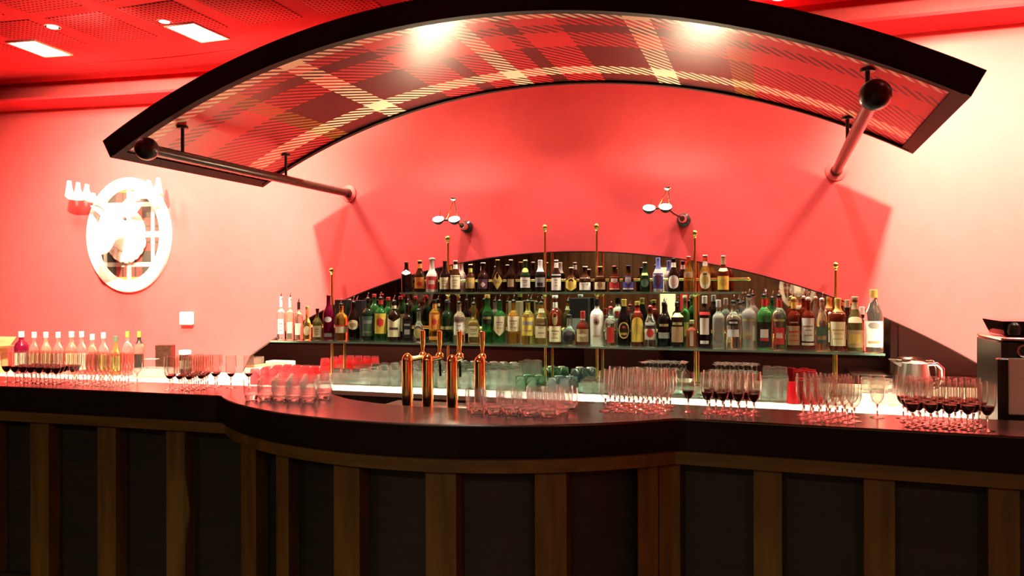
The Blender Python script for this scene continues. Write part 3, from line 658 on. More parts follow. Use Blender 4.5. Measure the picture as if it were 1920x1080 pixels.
LO = [
 (527, 548, 9, 'square', 'g_clear', [('rect', .14, .50, 36, LW)], ('pourer', 'l_silver'), (LW, .80, .98), two(.14, .5, 24), 'clear square bottle with white neck sleeve at the shelf end'),
 (544, 549, 9, 'square', 'g_peach', [('rect', .16, .44, 34, 'l_pink')], ('pourer', LW), (LW, .80, .98), [], 'square bottle of peach liquor with white neck sleeve'),
 (560, 557, 9, 'liquor', 'g_rose', [('rect', .14, .46, 50, 'l_pink')], ('pourer', BK), (BK, .84, .98), [], 'round rose-tinted bottle with black neck ring'),
 (576, 575, 10, 'bulb', 'g_gold', [('oval', .14, .42, 50, LC)], ('screw', 'l_lime'), None, [], 'plump bottle of golden liqueur with lime cap'),
 (595, 579, 11, 'squat', 'g_olive', [('rect', .10, .46, 56, LC)], ('screw', BK), None, two(.1, .46, 22), 'squat olive bottle with cream label and black cap'),
 (616, 553, 9.5, 'wine', 'g_purple', [('oval', .40, .52, 40, LW)], ('crown', 'l_red'), None, [(.08, .16, 40, 'l_grey', 'rect')], 'tall dark purple bottle with small white oval label'),
 (640, 560, 12, 'liquor', 'g_amber', [('rect', .22, .40, 68, LC)], ('pourer', BK), None, [(.40, .44, 68, 'l_red', 'rect')], 'amber bottle with cream band label under a red stripe'),
 (663, 556, 11, 'sloped', 'g_dark', [('oval', .30, .56, 60, LC)], ('pourer', BK), None, [(.36, .48, 34, 'l_tan', 'oval')], 'dark cream-liqueur bottle with cream oval label'),
 (690, 549, 11.5, 'liquor', 'g_dkgreen', [('rect', .12, .60, 62, 'l_green')], ('pourer', BK), None, [(.42, .50, 40, 'l_grey', 'rect'), (.2, .24, 40, 'l_grey', 'rect')], 'dark green bottle with dark green printed label'),
 (714, 548, 11, 'liquor', 'g_green', [('rect', .18, .66, 60, 'l_yellow')], ('pourer', BK), ('l_red', .88, .98), [(.34, .56, 30, 'l_red', 'hex')], 'green bottle with yellow label and red emblem'),
 (739, 554, 12, 'liquor', 'g_dark', [('vee', .12, .62, 70, LC)], ('pourer', BK), (LC, .84, .92), [(.30, .36, 40, 'print_dark', 'rect')], 'dark bottle with big cream label notched at the top'),
 (764, 560, 11.5, 'square', 'g_dark', [('rect', .10, .58, 40, 'l_black')], ('pourer', BK), None, [(.44, .50, 30, 'l_grey', 'rect'), (.2, .34, 28, 'l_grey', 'rect')], 'square dark whiskey bottle with black label'),
 (785, 570, 11, 'bulb', 'g_clear', [('oval', .12, .44, 55, 'l_olive')], ('pourer', BK), None, [], 'clear round bottle with olive oval label'),
 (815, 563, 10, 'liquor', 'g_amber', [('rect', .30, .66, 58, 'l_orange'), ('rect', .06, .14, 58, 'l_orange')], ('screw', BK), ('l_orange', .80, .92), [(.42, .56, 26, 'l_red', 'oval')], 'amber bottle with orange label and orange neck'),
 (838, 553, 10, 'liquor', 'g_dkgreen', [('rect', .32, .40, 66, 'l_olive')], ('pourer', BK), None, [], 'dark green bottle with a narrow olive band'),
 (861, 556, 10, 'liquor', 'g_peach', [('rect', .20, .68, 60, LW)], ('pourer', BK), None, two(.2, .68, 30), 'pale whisky bottle with tall white label'),
 (888, 558, 13, 'decanter', 'g_gold', [('rect', .16, .44, 42, LC)], ('pourer', BK), None, two(.16, .44, 28), 'square-shouldered decanter bottle of pale gold spirit'),
 (914, 553, 10, 'wine', 'g_green', [('oval', .40, .66, 62, BK)], ('screw', 'l_gold'), None, [(.5, .55, 40, 'l_olive', 'rect')], 'green bottle with black oval label'),
 (937, 553, 11, 'liquor', 'g_green', [('shield', .18, .66, 66, LC)], ('pourer', BK), None, two(.3, .6, 30), 'green bottle with tapering cream label'),
 (963, 553, 11, 'liquor', 'g_amber', [('rect', .30, .66, 64, LC)], ('pourer', BK), None, two(.3, .66, 34), 'amber whisky bottle with cream label above bare glass'),
 (990, 553, 11.5, 'liquor', 'g_gold', [('rect', .20, .64, 66, 'l_yellow')], ('pourer', BK), None, [(.46, .54, 52, 'l_grey', 'rect'), (.3, .34, 40, 'l_tan', 'rect')], 'pale gold whisky bottle with yellow label and grey title bar'),
 (1015, 556, 11, 'sloped', 'g_gold', [('rect', .16, .66, 64, LC)], ('pourer', BK), (LC, .78, .88), two(.16, .66, 34), 'pale gold sloping bottle with tall cream label'),
 (1041, 560, 11, 'liquor', 'g_redbrown', [('rect', .06, .40, 64, LC), ('oval', .42, .70, 26, 'l_olive')], ('cork', LW), (LW, .80, .92), two(.06, .4, 34), 'dark brown bottle with low cream label and small oval above'),
 (1067, 580, 12, 'bulb', 'g_clear', [('oval', .06, .52, 58, BK)], ('pourer', BK), None, [], 'clear round bottle with large black oval label'),
 (1093, 584, 13, 'squat', 'g_redbrown', [('rect', .10, .48, 60, 'l_tan')], ('tall', 'l_red'), ('l_pink', .74, .84), [(.24, .36, 46, LC, 'diamond')], 'squat brown bottle with tan label and red cap'),
 (1119, 561, 13, 'liquor', 'g_white', [('oval', .44, .58, 26, 'l_tan')], ('tall', BK), None, [(.18, .22, 30, 'l_tan', 'rect'), (.47, .53, 13, 'print_dark', 'oval')], 'opaque white bottle with black cap'),
 (1145, 565, 12, 'liquor', 'g_clear', [('rect', .08, .50, 34, 'l_red')], ('pourer', 'l_red'), None, [(.60, .68, 34, 'l_grey', 'oval')], 'clear bottle with upright red label'),
 (1170, 562, 11.5, 'sloped', 'g_black', [('oval', .16, .52, 52, 'l_gold')], ('screw', 'l_gold'), ('l_gold', .86, .96), [(.19, .49, 42, 'l_black', 'oval'), (.38, .44, 16, 'l_red', 'oval'), (.24, .29, 30, 'l_gold', 'rect')], 'black bottle with a gold ring emblem and gold cap'),
 (1195, 566, 11, 'liquor', 'g_redbrown', [('arch', .10, .66, 62, 'l_yellow')], ('screw', 'l_gold'), ('l_red', .76, .86), [(.28, .50, 36, 'l_gold', 'arch')], 'brown bottle with arched yellow label and red neck seal'),
 (1219, 563, 13, 'sloped', 'g_clear', [('rect', .18, .62, 56, LW)], ('pourer', 'l_red'), ('g_redbrown', .86, .98), [(.24, .46, 34, 'l_red', 'oval'), (.55, .60, 46, 'l_grey', 'rect')], 'clear bottle with white label and red picture'),
 (1245, 556, 11, 'liquor', 'g_black', [('rect', .20, .34, 56, 'l_grey')], ('pourer', BK), None, [(.48, .54, 40, 'l_olive', 'rect')], 'black bottle with thin grey label band'),
 (1270, 556, 12, 'liquor', 'g_dark', [('rect', .12, .48, 58, 'l_tan')], ('pourer', BK), (LC, .70, .80), [(.52, .58, 44, 'l_olive', 'rect')], 'dark bottle with tan label and pale neck label'),
 (1297, 601, 11, 'square', 'g_copper', [('rect', .06, .62, 18, 'l_pink')], ('screw', LC), None, [], 'short square copper-coloured bottle with narrow pale label'),
 (1321, 556, 12, 'liquor', 'g_dark', [('rect', .26, .58, 44, LW), ('rect', .64, .70, 60, 'l_red')], ('tall', 'l_silver'), None, [(.08, .14, 40, 'l_silver', 'rect')], 'dark bottle with white square label and silver cap'),
 (1347, 563, 13, 'square', 'g_frost', [('rect', .14, .56, 32, 'l_grey')], ('tall', 'l_silver'), None, [], 'frosted square bottle with grey label and silver cap'),
 (1375, 553, 15, 'liquor', 'g_clear', [('oval', .50, .64, 46, BK)], ('pourer', BK), None, [(.26, .42, 44, 'l_silver', 'rect'), (.55, .59, 32, 'l_silver', 'rect')], 'large clear bottle with black winged emblem'),
 (1404, 542, 12.5, 'liquor', 'g_frost', [('rect', .54, .58, 50, 'l_olive')], ('pourer', BK), None, [(.20, .25, 26, 'l_tan', 'oval')], 'pale green-tinted clear bottle with little print'),
 (1433, 541, 14, 'liquor', 'g_ltgreen', [('rect', .04, .52, 66, BK)], ('pourer', BK), ('l_red', .82, .95), [(.22, .38, 30, LW, 'rect'), (.16, .21, 34, 'l_red', 'rect')], 'bright green bottle with black lower label and red neck'),
 (1461, 542, 12.5, 'liquor', 'g_clear', [('rect', .10, .42, 46, 'l_red')], ('pourer', BK), ('l_red', .80, .94), [(.22, .32, 26, 'l_pink', 'rect'), (.54, .58, 50, 'l_olive', 'rect')], 'clear vermouth bottle with red label and red neck'),
 (1488, 547, 12, 'liquor', 'g_redbrown', [('rect', .10, .48, 58, 'l_tan')], ('pourer', 'l_gold'), ('l_yellow', .82, .98), two(.1, .48, 40, 'print_red'), 'red-brown bottle with tan label and yellow neck'),
 (1515, 547, 12, 'liquor', 'g_redbrown', [('rect', .18, .64, 62, LW), ('rect', .10, .15, 62, LW)], ('pourer', LW), None, two(.2, .6, 40), 'brown bottle with tall white label in two bands'),
 (1541, 548, 12, 'sloped', 'g_peach', [('rect', .14, .48, 62, 'l_green')], ('pourer', LW), None, [(.22, .30, 40, 'l_tan', 'rect')], 'pale bottle with dark green label'),
 (1571, 560, 15, 'liquor', 'g_redbrown', [('rect', .10, .56, 62, LC)], ('screw', 'l_gold'), ('l_gold', .72, .97), two(.14, .52, 40, 'print_gold'), 'broad brown bottle with cream label and gold foil neck'),
 (1603, 563, 14, 'sloped', 'g_olive', [('rect', .08, .42, 64, 'l_tan'), ('arch', .56, .68, 60, LC)], ('cork', 'l_tan'), ('l_tan', .82, .96), [(.16, .34, 40, 'l_gold', 'rect')], 'olive sloping bottle with tan label and pale shoulder label'),
 (1638, 544, 17.5, 'sloped', 'g_clear', [('rect', .08, .50, 62, LW)], ('tall', 'l_gold'), ('l_gold', .88, .99), [(.38, .48, 34, 'l_grey', 'oval'), (.14, .18, 34, 'l_tan', 'rect')], 'big clear bottle with white label and gold top at the shelf end'),
]
for px, ty, hw, shp, gl, lb, cp, nk, pr, ds in fit_widths(LO):
    tx = {1119: ('MALIBU', .66, .014, 'l_tan'), 1488: ('CAMPARI', .55, .012, LC)}.get(px)
    place(px, ty, hw, 2.10, ZL, shp, gl, lb, cp, ds, group='spirit bottles on the lower glass shelf', name='spirit_bottle', neck=nk, prints=pr, text=tx)
# second row of spirits on the lower shelf, and gift boxes
for px, ty, hw, shp, gl, lb, cp, ds in (
 (702, 552, 9, 'liquor', 'g_green', [('rect', .2, .6, 50, 'l_green')], ('screw', 'l_red'), 'green bottle with red cap behind the yellow-labelled bottle'),
 (728, 558, 9, 'liquor', 'g_green', [('rect', .2, .6, 50, LC)], ('screw', 'l_red'), 'green bottle with red cap behind the notched cream label'),
 (751, 556, 9, 'liquor', 'g_dkgreen', [('rect', .2, .6, 50, LC)], ('screw', 'l_red'), 'dark green bottle with red cap behind the square whiskey bottle'),
 (875, 552, 9, 'liquor', 'g_dark', [('rect', .2, .6, 50, LC)], ('pourer', BK), 'dark bottle half hidden behind the pale gold decanter'),
 (1007, 556, 9, 'liquor', 'g_gold', [('rect', .2, .6, 50, LC), ('oval', .62, .72, 60, LW)], ('pourer', BK), 'gold bottle half hidden between two pale gold whiskies'),
 (1157, 584, 9, 'liquor', 'g_clear', [('rect', .2, .5, 50, LW)], ('tall', 'l_red'), 'clear bottle with red cap behind the upright red label'),
 (1284, 560, 8, 'liquor', 'g_ltgreen', [('rect', .2, .5, 50, 'l_lime')], ('cork', LC), 'yellow-green bottle behind the tan-labelled bottle'),
 (1388, 556, 10, 'liquor', 'g_clear', [('rect', .2, .5, 50, LW)], ('pourer', BK), 'clear bottle tucked behind the black winged emblem bottle'),
 (1448, 546, 10, 'liquor', 'g_green', [('rect', .2, .5, 50, BK)], ('pourer', BK), 'green bottle tucked behind the bright green bottle'),
 (1556, 575, 9, 'squat', 'g_gold', [('rect', .2, .5, 50, LW)], ('pourer', LW), 'small gold bottle behind the gold foil neck bottle'),
 (1589, 563, 10, 'wine', 'g_dark', [('rect', .2, .5, 50, 'l_tan')], ('tall', 'l_tan'), 'dark wine bottle with tan capsule near the shelf end'),
 (1616, 576, 10, 'wine', 'g_dark', [('rect', .1, .45, 50, 'l_tan')], ('tall', 'l_pink'), 'dark wine bottle behind the big clear bottle')):
    place(px, ty, hw, 2.26, ZL, shp, gl, lb, cp, ds, group='spirit bottles in the second row', name='spirit_bottle')
for px, ty, hw, c_, ds in ((645, 562, 12, 'l_black', 'tall black gift carton behind the amber bottle'), (673, 563, 12, 'l_black', 'tall black gift carton behind the cream-liqueur bottle'), (1085, 559, 18, 'l_black', 'wide black gift carton behind the red-capped squat bottle'), (965, 565, 12, 'l_tan', 'tan gift carton behind the whisky bottles')):
    p = hit_y(px, ty, 2.27); D = (p-CAM).dot(_f); r = hw*D/FPX; h = p.z-ZL
    t = thing('gift_carton', ds, 'carton', (p.x, 2.30-p.x**2/60, ZL+.0005))
    MB().bbox((-r, -.035, 0), (r, .035, h), .002).build('box', c_, t)
    MB().box((-r*.7, -.0358, h*.25), (r*.7, -.035, h*.55)).build('printed_panel', 'l_grey' if c_ == 'l_black' else LC, t, smooth=False)

# ------------------------------------------------------------------ glassware prototypes
def shell(prof, th, n=24):
    """closed thin shell of revolution: outer profile bottom to top, inner back down"""
    inn = [(max(r-th, .0005), z+(th if i == 0 else 0)) for i, (r, z) in enumerate(prof)]
    inn[0] = (.0005, prof[0][1]+th)
    full = [(.0005, prof[0][1])]+prof+[(r, z) for r, z in reversed(inn)]
    return MB().lathe(full, n, cap=False)
PARK = (0, 0, -50)
WB = [(.004, .052), (.012, .058), (.021, .072), (.026, .092), (.0275, .110), (.027, .135), (.0255, .163)]
def make_wine_glass(fill, wc='wine', g1='clear_glass', g2='solid_glass'):
    t = thing('wine_glass', 'x', 'wine glass', PARK)
    shell(WB, .0011).build('bowl', g1, t)
    MB().lathe([(.0045, .006), (.0034, .012), (.0032, .040), (.0045, .0515)], 12).build('stem', g2, t)
    MB().lathe([(.026, 0), (.0265, .0012), (.015, .0028), (.005, .0065)], 24).build('foot', g2, t)
    if fill:
        z1 = .052+fill; pr = [(.0005, .0535)]
        for i in range(8):
            z = .0540+(z1-.0540)*i/7; pr.append((max(rad_at(WB, z)-.0013, .0012), z))
        MB().lathe(pr+[(.0005, z1)], 20, cap=False).build('wine', wc, t)
    return t
wg_red = make_wine_glass(.034); wg_low = make_wine_glass(.020); wg_empty = make_wine_glass(0); wg_back = make_wine_glass(0)
TB = [(.024, 0), (.028, .006), (.033, .030), (.0355, .060), (.0350, .094)]
def make_tumbler(name, prof, m_, th=.0014, foot=.010):
    inn = [(max(r-th, .0005), z) for r, z in prof]; inn = [(.0005, foot)]+[(r, z) for r, z in inn if z > foot+.002]
    o = MB().lathe([(.0005, 0)]+prof+list(reversed(inn)), 22, cap=False).build(name, m_); o.location = PARK
    if m_ in ('clear_glass', 'refraction_haze_glass', 'tumbler_glass'):
        MB().lathe([(prof[0][0]*.7, .0006), (prof[0][0]-.001, .002), (rad_at(prof, foot)-th-.0004, foot-.002), (rad_at(prof, foot)*.5, foot-.0008)], 18).build('thick_base', 'solid_glass', o)
    tag(o, 'x', 'glass'); return o
tumbler = make_tumbler('tumbler', TB, 'tumbler_glass', foot=.026)
hi_ball = make_tumbler('highball_glass', [(.026, 0), (.028, .004), (.031, .07), (.034, .145)], 'refraction_haze_glass')
balloon = make_tumbler('beer_goblet', [(.026, 0), (.030, .004), (.037, .03), (.040, .065), (.034, .12)], 'refraction_haze_glass')
rocks = make_tumbler('rocks_glass', [(.032, 0), (.034, .004), (.037, .045), (.040, .085)], 'refraction_haze_glass')
green_t = make_tumbler('frosted_tumbler', [(.030, 0), (.033, .004), (.036, .05), (.039, .10)], 'green_frost', .003)
blue_t = make_tumbler('frosted_tumbler', [(.030, 0), (.033, .004), (.036, .05), (.039, .10)], 'blue_frost', .003)
pink_t = make_tumbler('tinted_tumbler', [(.030, 0), (.032, .004), (.035, .05), (.038, .115)], 'thin_pink', .002)
red_t = make_tumbler('red_cup', [(.030, 0), (.032, .004), (.036, .06), (.041, .13)], 'red_plastic', .002)
PROTOS = [wg_red, wg_low, wg_empty, wg_back, tumbler, hi_ball, balloon, rocks, green_t, blue_t, pink_t, red_t]
used = set()
def put(proto, loc, label, group, rot=(0, 0, 0)):
    if proto.name not in used:
        used.add(proto.name); o = proto; o.location = loc; o.rotation_euler = rot; o['label'] = label; o['group'] = group
    else: o = dup(proto, loc, rot, label, group)
    return o
TAKEN = []
def free(x, y, r, z):
    if any(abs(z-c) < .05 and (x-a)**2+(y-b)**2 < (r+d)**2 for a, b, d, c in TAKEN): return False
    TAKEN.append((x, y, r, z)); return True
RAD = {'wine_glass': .0282, 'tumbler': .0360, 'highball_glass': .0346, 'beer_goblet': .0405, 'rocks_glass': .0405, 'frosted_tumbler': .0395, 'tinted_tumbler': .0385, 'red_cup': .0415}
def rad_of(p): return RAD[p.name.split('.')[0]]
def on_bar(x, y, mrg=.032): return outer_y(x)+mrg < y < inner_y(x)-mrg*.7
def bar_group(proto, x0, x1, y0, y1, label, group, rot=0.0, jit=.0015):
    r = rad_of(proto)+.0012; cx, cy = (x0+x1)/2, (y0+y1)/2; n = 0
    for j in range(-12, 13):
        for i in range(-12, 13):
            u = (i+.5*(j % 2))*2*r; v = j*1.75*r
            x = cx+u*math.cos(rot)-v*math.sin(rot)+random.uniform(-jit, jit)*.4; y = cy+u*math.sin(rot)+v*math.cos(rot)+random.uniform(-jit, jit)*.4
            if x0 <= x <= x1 and y0 <= y <= y1 and on_bar(x, y) and free(x, y, rad_of(proto)-.0012, ZB):
                put(proto, (x, y, ZB+.0003), label, group, (0, 0, random.uniform(0, 6))); n += 1
    print(group, n)
bar_group(wg_red, -2.57, -2.19, .13, .36, 'glass of red wine in the bar cluster in front of the white-capped bottles', 'red wine glasses before the white-capped bottles')
bar_group(wg_empty, -2.13, -1.80, .14, .36, 'empty stemmed glass clustered beside the red wine before the white-capped bottles', 'empty stemmed glasses before the white-capped bottles')
bar_group(wg_low, -1.50, -1.28, .11, .36, 'glass of red wine standing in the small cluster by the pink tumblers', 'red wine glasses by the pink tumblers')
for x, y in ((-1.215, .30), (-1.13, .33)): put(wg_low, (x, y, ZB+.0003), 'glass with a little red wine standing apart before the pink tumblers', 'red wine glasses set apart')
bar_group(tumbler, -.86, -.50, -.10, .26, 'clear stemless tumbler in the cluster on the bulge by the brass taps, plaque side', 'tumblers on the bulge, plaque side')
bar_group(tumbler, .24, .62, -.16, .22, 'clear stemless tumbler in the cluster in front of the green frosted tumblers', 'tumblers before the green frosted tumblers')
bar_group(wg_empty, .74, 1.02, .08, .34, 'empty stemmed glass in the cluster at the corner of the bar bulge', 'empty stemmed glasses at the bulge corner')
put(wg_red, (1.085, .19, ZB+.0003), 'lone glass of red wine at the edge of its cluster', 'red wine glasses beside the bulge corner')
bar_group(wg_red, 1.15, 1.35, .13, .31, 'glass of red wine in the cluster between two groups of empty stemmed glasses', 'red wine glasses beside the bulge corner')
bar_group(wg_empty, 1.50, 1.72, .09, .31, 'empty stemmed glass in the cluster in front of the red cups', 'empty stemmed glasses before the red cups')
put(wg_empty, (1.79, .27, ZB+.0003), 'empty stemmed glass standing apart in front of the rocks glasses', 'empty stemmed glasses before the red cups')
bar_group(wg_red, 1.86, 2.14, .06, .30, 'glass of red wine in the cluster in front of the steel jug and coffee machine', 'red wine glasses before the steel jug')
# glasses on the back counter
def back_group(proto, px0, px1, py, nx, ny, label, group, inv=False, h=0, dx=None, y0=None, pitch=.085):
    base = hit_z((px0+px1)/2, py, ZK); y = y0 if y0 else min(base.y, 2.08)
    xa, xb = hit_y(px0, py, y).x, hit_y(px1, py, y).x
    r = rad_of(proto)+.002; nx = max(1, int(round((xb-xa)/(2*r)))+1)
    for j in range(ny):
        for i in range(nx):
            x = xa+2*r*(i+.5*(j % 2))+random.uniform(-.001, .001); yy = y+j*1.76*r+random.uniform(-.001, .001)
            if yy > wall_y(x)-.06 or any((x-q.x)**2+(yy-q.y)**2 < (r+.03)**2 for q in POSTS) or not free(x, yy, rad_of(proto)-.0002, ZK): continue
            put(proto, (x, yy, ZK+.0003+(h if inv else 0)), label, group, (math.pi if inv else 0, 0, random.uniform(0, 6)))
back_group(pink_t, 478, 540, 722, 3, 6, 'pink-tinted tumbler upside down on the white back counter', 'pink tumblers', True, .115, pitch=.085)
back_group(rocks, 556, 650, 716, 5, 4, 'clear rocks glass upside down on the back counter by the pink tumblers', 'rocks glasses by the pink tumblers', True, .085, pitch=.09)
back_group(balloon, 664, 742, 722, 5, 5, 'clear beer goblet upside down on the back counter beside the brass taps', 'goblets beside the taps', True, .12, pitch=.088)
back_group(balloon, 768, 900, 728, 6, 4, 'clear beer goblet upside down on the back counter behind the brass taps', 'goblets behind the taps', True, .12, pitch=.088)
back_group(hi_ball, 926, 948, 724, 2, 4, 'tall clear highball glass behind the green frosted tumblers', 'highball glasses by the green tumblers', True, .145, pitch=.09)
back_group(green_t, 955, 996, 722, 3, 3, 'pale green frosted tumbler upside down on the back counter', 'green frosted tumblers', True, .10, pitch=.088)
back_group(blue_t, 1036, 1062, 724, 2, 3, 'pale blue frosted tumbler upside down on the back counter', 'blue frosted tumblers', True, .10, pitch=.088)
back_group(rocks, 1080, 1140, 735, 4, 4, 'clear rocks glass on the back counter beside the blue frosted tumblers', 'rocks glasses by the blue tumblers', True, .085, pitch=.09)
back_group(wg_back, 1150, 1262, 738, 9, 5, 'stemmed glass upside down on the back counter behind the bulge corner cluster', 'upside-down stemmed glasses', True, .1635, pitch=.062)
back_group(wg_back, 1330, 1398, 742, 6, 5, 'stemmed glass upside down on the back counter next to the highball glasses', 'upside-down stemmed glasses by the red cups', True, .1635, pitch=.062)
back_group(rocks, 1275, 1318, 745, 3, 3, 'clear rocks glass on the back counter between upside-down stemmed glasses', 'rocks glasses between stemmed glasses', True, .085, pitch=.09)
back_group(hi_ball, 1412, 1466, 752, 4, 4, 'tall clear highball glass upside down beside the red cups', 'highball glasses by the red cups', True, .145, pitch=.085)
back_group(red_t, 1488, 1526, 757, 2, 4, 'opaque red cup upside down on the back counter', 'red cups', True, .13, pitch=.09)
back_group(rocks, 1653, 1668, 762, 1, 3, 'clear rocks glass upside down beside the steel jug', 'rocks glasses by the jug', True, .085, pitch=.09)
for p_ in PROTOS:
    if p_.name not in used: print('unused', p_.name)

# ------------------------------------------------------------------ brass beer taps
tp = thing('tap_plinth', 'dark plinth behind the bar bulge carrying the beer taps', 'plinth', (0, .24, 0))
MB().bbox((-.36, -.13, 0), (.36, .22, 1.045), .004).build('body', 'dark_cabinet', tp)
MB().bbox((-.34, .0, 1.045), (.34, .20, 1.055), .002).build('drip_tray', 'steel', tp)
tl = ['brass beer tap nearest the tumblers on the plaque side of the bulge', 'second brass beer tap from the plaque-side tumblers', 'third brass beer tap from the plaque-side tumblers', 'brass beer tap beside the tumblers before the green frosted glasses']
for (cx, hx), lb in zip(((764, 793), (802, 824.5), (848, 862), (900, 904.5)), tl):
    c = hit_y(cx, 700, .20); e = hit_y(hx, 660, .35)
    t = thing('beer_tap', lb, 'beer tap', (c.x, .20, 1.0452), 0, 'brass beer taps'); dx, dy = e.x-c.x, .15
    MB().lathe([(.031, 0), (.031, .006), (.0255, .012), (.0250, .225), (.0235, .240), (.018, .253), (.009, .260), (.001, .262)], 24).build('column', 'copper', t)
    bd = MB().tube([(0, 0, .232), (dx*.75, dy*.75, .232), (dx*1.0, dy*1.0, .232)], [.012, .012, .014], 14).build('faucet', 'copper', t)
    MB().tube([(dx*.92, dy*.92, .226), (dx*1.02, dy*1.02, .20), (dx*1.06, dy*1.06, .145)], [.008, .007, .006], 10).build('spout', 'black_satin', bd)
    MB().sphere((dx, dy, .240), .019, 16, 10).build('faucet_ball', 'brass', bd)
    MB().lathe([(.009, .252), (.007, .265), (.0115, .30), (.0125, .345), (.0115, .356), (.004, .360)], 16, (dx, dy, 0)).build('handle', 'brass', t)

# ------------------------------------------------------------------ left end: bottles, boxes
LB = [(40, 622, 12, 'liquor', 'g_purple', 'l_white', 'l_white', 'dark red syrup bottle with white label next to the cardboard box'),
 (64, 623, 9, 'wine', 'g_clear', 'l_cream', 'l_white', 'clear bottle with white capsule second from the cardboard box'),
 (86, 623, 9, 'wine', 'g_peach', 'l_cream', 'l_white', 'peach-tinted bottle with white capsule third from the cardboard box'),
 (109, 623, 9, 'wine', 'g_clear', 'l_pink', 'l_white', 'clear bottle with white capsule and pink label'),
 (134, 622, 10, 'wine', 'g_rose', 'l_cream', 'l_white', 'rose-tinted bottle with broad white capsule'),
 (153, 622, 9, 'wine', 'g_clear', 'l_white', 'l_white', 'clear bottle with white capsule and white label'),
 (173, 627, 9, 'wine', 'g_rose', 'l_red', 'l_white', 'rose bottle with white capsule and red label'),
 (194, 624, 9, 'wine', 'g_clear', 'l_gold', 'l_white', 'clear bottle with white capsule and gold label'),
 (217, 631, 9, 'beer', 'g_gold', 'l_lime', 'l_green', 'pale gold bottle with green cap'),
 (239, 622, 9, 'liquor', 'g_clear', 'l_red', 'l_orange', 'clear bottle with orange stopper'),
 (261, 622, 9, 'liquor', 'g_rose', 'l_black', 'l_orange', 'bottle with black neck sleeve and orange stopper')]
for i, (px, ty, hw, shp, gl, lc, cc, ds) in enumerate(LB):
    Y = 2.0; p = hit_y(px, ty, Y-.3); p = hit_y(px, ty, Y-p.x**2/60+.22); D = (p-CAM).dot(_f)
    Yb = p.y
    bottle(p.x, Yb, ZK, hw*D/FPX, p.z-ZK, shp, gl, [('rect', .12, .50, 62, lc)], ('tall', cc), ds+', on the back counter', group='bottles at the plaque end of the back counter', name='bottle',
           neck=('l_black', .72, .90) if i == 10 else None)
p = hit_z(2, 704, ZK)
cb = thing('cardboard_box', 'open cardboard carton with raised flaps on the back counter', 'box', (p.x-.36, p.y+.06, ZK+.0005))
m = MB(); W2, D2, H2, T2 = .20, .13, .21, .004
for lo, hi in (((-W2, -D2, 0), (W2, -D2+T2, H2)), ((-W2, D2-T2, 0), (W2, D2, H2)), ((-W2, -D2+T2, 0), (-W2+T2, D2-T2, H2)), ((W2-T2, -D2+T2, 0), (W2, D2-T2, H2)), ((-W2+T2, -D2+T2, 0), (W2-T2, D2-T2, T2))): m.box(lo, hi)
m.build('carton', 'cardboard', cb, smooth=False)
for pts in (((-W2, D2, H2), (W2, D2, H2), (W2+.02, D2+.06, H2+.09), (-W2-.02, D2+.06, H2+.09)), ((-W2, -D2, H2), (W2, -D2, H2), (W2, -D2-.10, H2+.012), (-W2, -D2-.10, H2+.012)),
            ((W2, -D2, H2), (W2, D2, H2), (W2+.12, D2, H2+.03), (W2+.12, -D2, H2+.03))):
    MB().add(list(pts)+[(a, b, c_-.004) for a, b, c_ in pts], [(0, 1, 2, 3), (7, 6, 5, 4), (0, 4, 5, 1), (1, 5, 6, 2), (2, 6, 7, 3), (3, 7, 4, 0)]).build('flap', 'cardboard', cb, smooth=False)
for z0 in (.05, .13):
    MB().box((-.02, -D2-.0006, z0), (.05, -D2, z0+.03)).build('printed_mark', 'card_red', cb, smooth=False)
def on_wall_side(px0, px1, ytop, ybase, Y): 
    a, b = hit_y(px0, ybase, Y), hit_y(px1, ytop, Y); return a, b
a, b = on_wall_side(298, 322, 647, 696, 2.16)
t = thing('product_carton', 'dark brown carton with cream picture leaning by the garnish tray', 'carton', ((a.x+b.x)/2, 2.16, ZK+.0005), .25)
hw = (b.x-a.x)/2; h = b.z-ZK
MB().bbox((-hw, -.04, 0), (hw, .04, h), .002).build('box', 'rod_brown', t)
MB().box((-hw*.9, -.0412, h*.30), (hw*.55, -.04, h*.58)).build('label', LC, t, smooth=False)
MB().lathe([(.001, -.0012), (.035, -.0012), (.035, 0), (.001, 0)], 16).build('emblem', LW, t); em = t.children[-1]; em.rotation_euler = (math.pi/2, 0, 0); em.location = (-hw*.35, -.0408, h*.75)
a, b = on_wall_side(338, 356, 657, 700, 2.14)
t = thing('storage_jar', 'dark jar with white lid behind the small red wine cluster', 'jar', ((a.x+b.x)/2, 2.14, ZK+.0005)); r = (b.x-a.x)/2; h = b.z-ZK
MB().lathe([(r*.9, 0), (r, .006), (r, h*.78), (r*.85, h*.84)], 22).build('body', 'g_black', t)
MB().lathe([(r*.95, h*.84), (r*.98, h*.86), (r*.98, h*.98), (r*.9, h)], 22).build('lid', LW, t)
MB().lathe([(r+.0006, h*.30), (r+.0006, h*.62)], 22, cap=False).build('label', 'l_grey', t)
p = hit_z(300, 712, ZK)
t = thing('garnish_tray', 'clear plastic garnish tray on a wooden board on the back counter', 'tray', (p.x-.05, 1.93, ZK+.0005))
MB().bbox((-.22, -.10, 0), (.16, .10, .018), .003).build('board', 'wood_board', t)
m = MB()
for lo, hi in (((-.19, -.08, .018), (.13, -.077, .085)), ((-.19, .077, .018), (.13, .08, .085)), ((-.19, -.077, .018), (-.187, .077, .085)), ((.127, -.077, .018), (.13, .077, .085)), ((-.187, -.077, .018), (.127, .077, .021)), ((-.03, -.077, .021), (-.027, .077, .08))): m.box(lo, hi)
m.build('container', 'tray_clear', t, smooth=False)
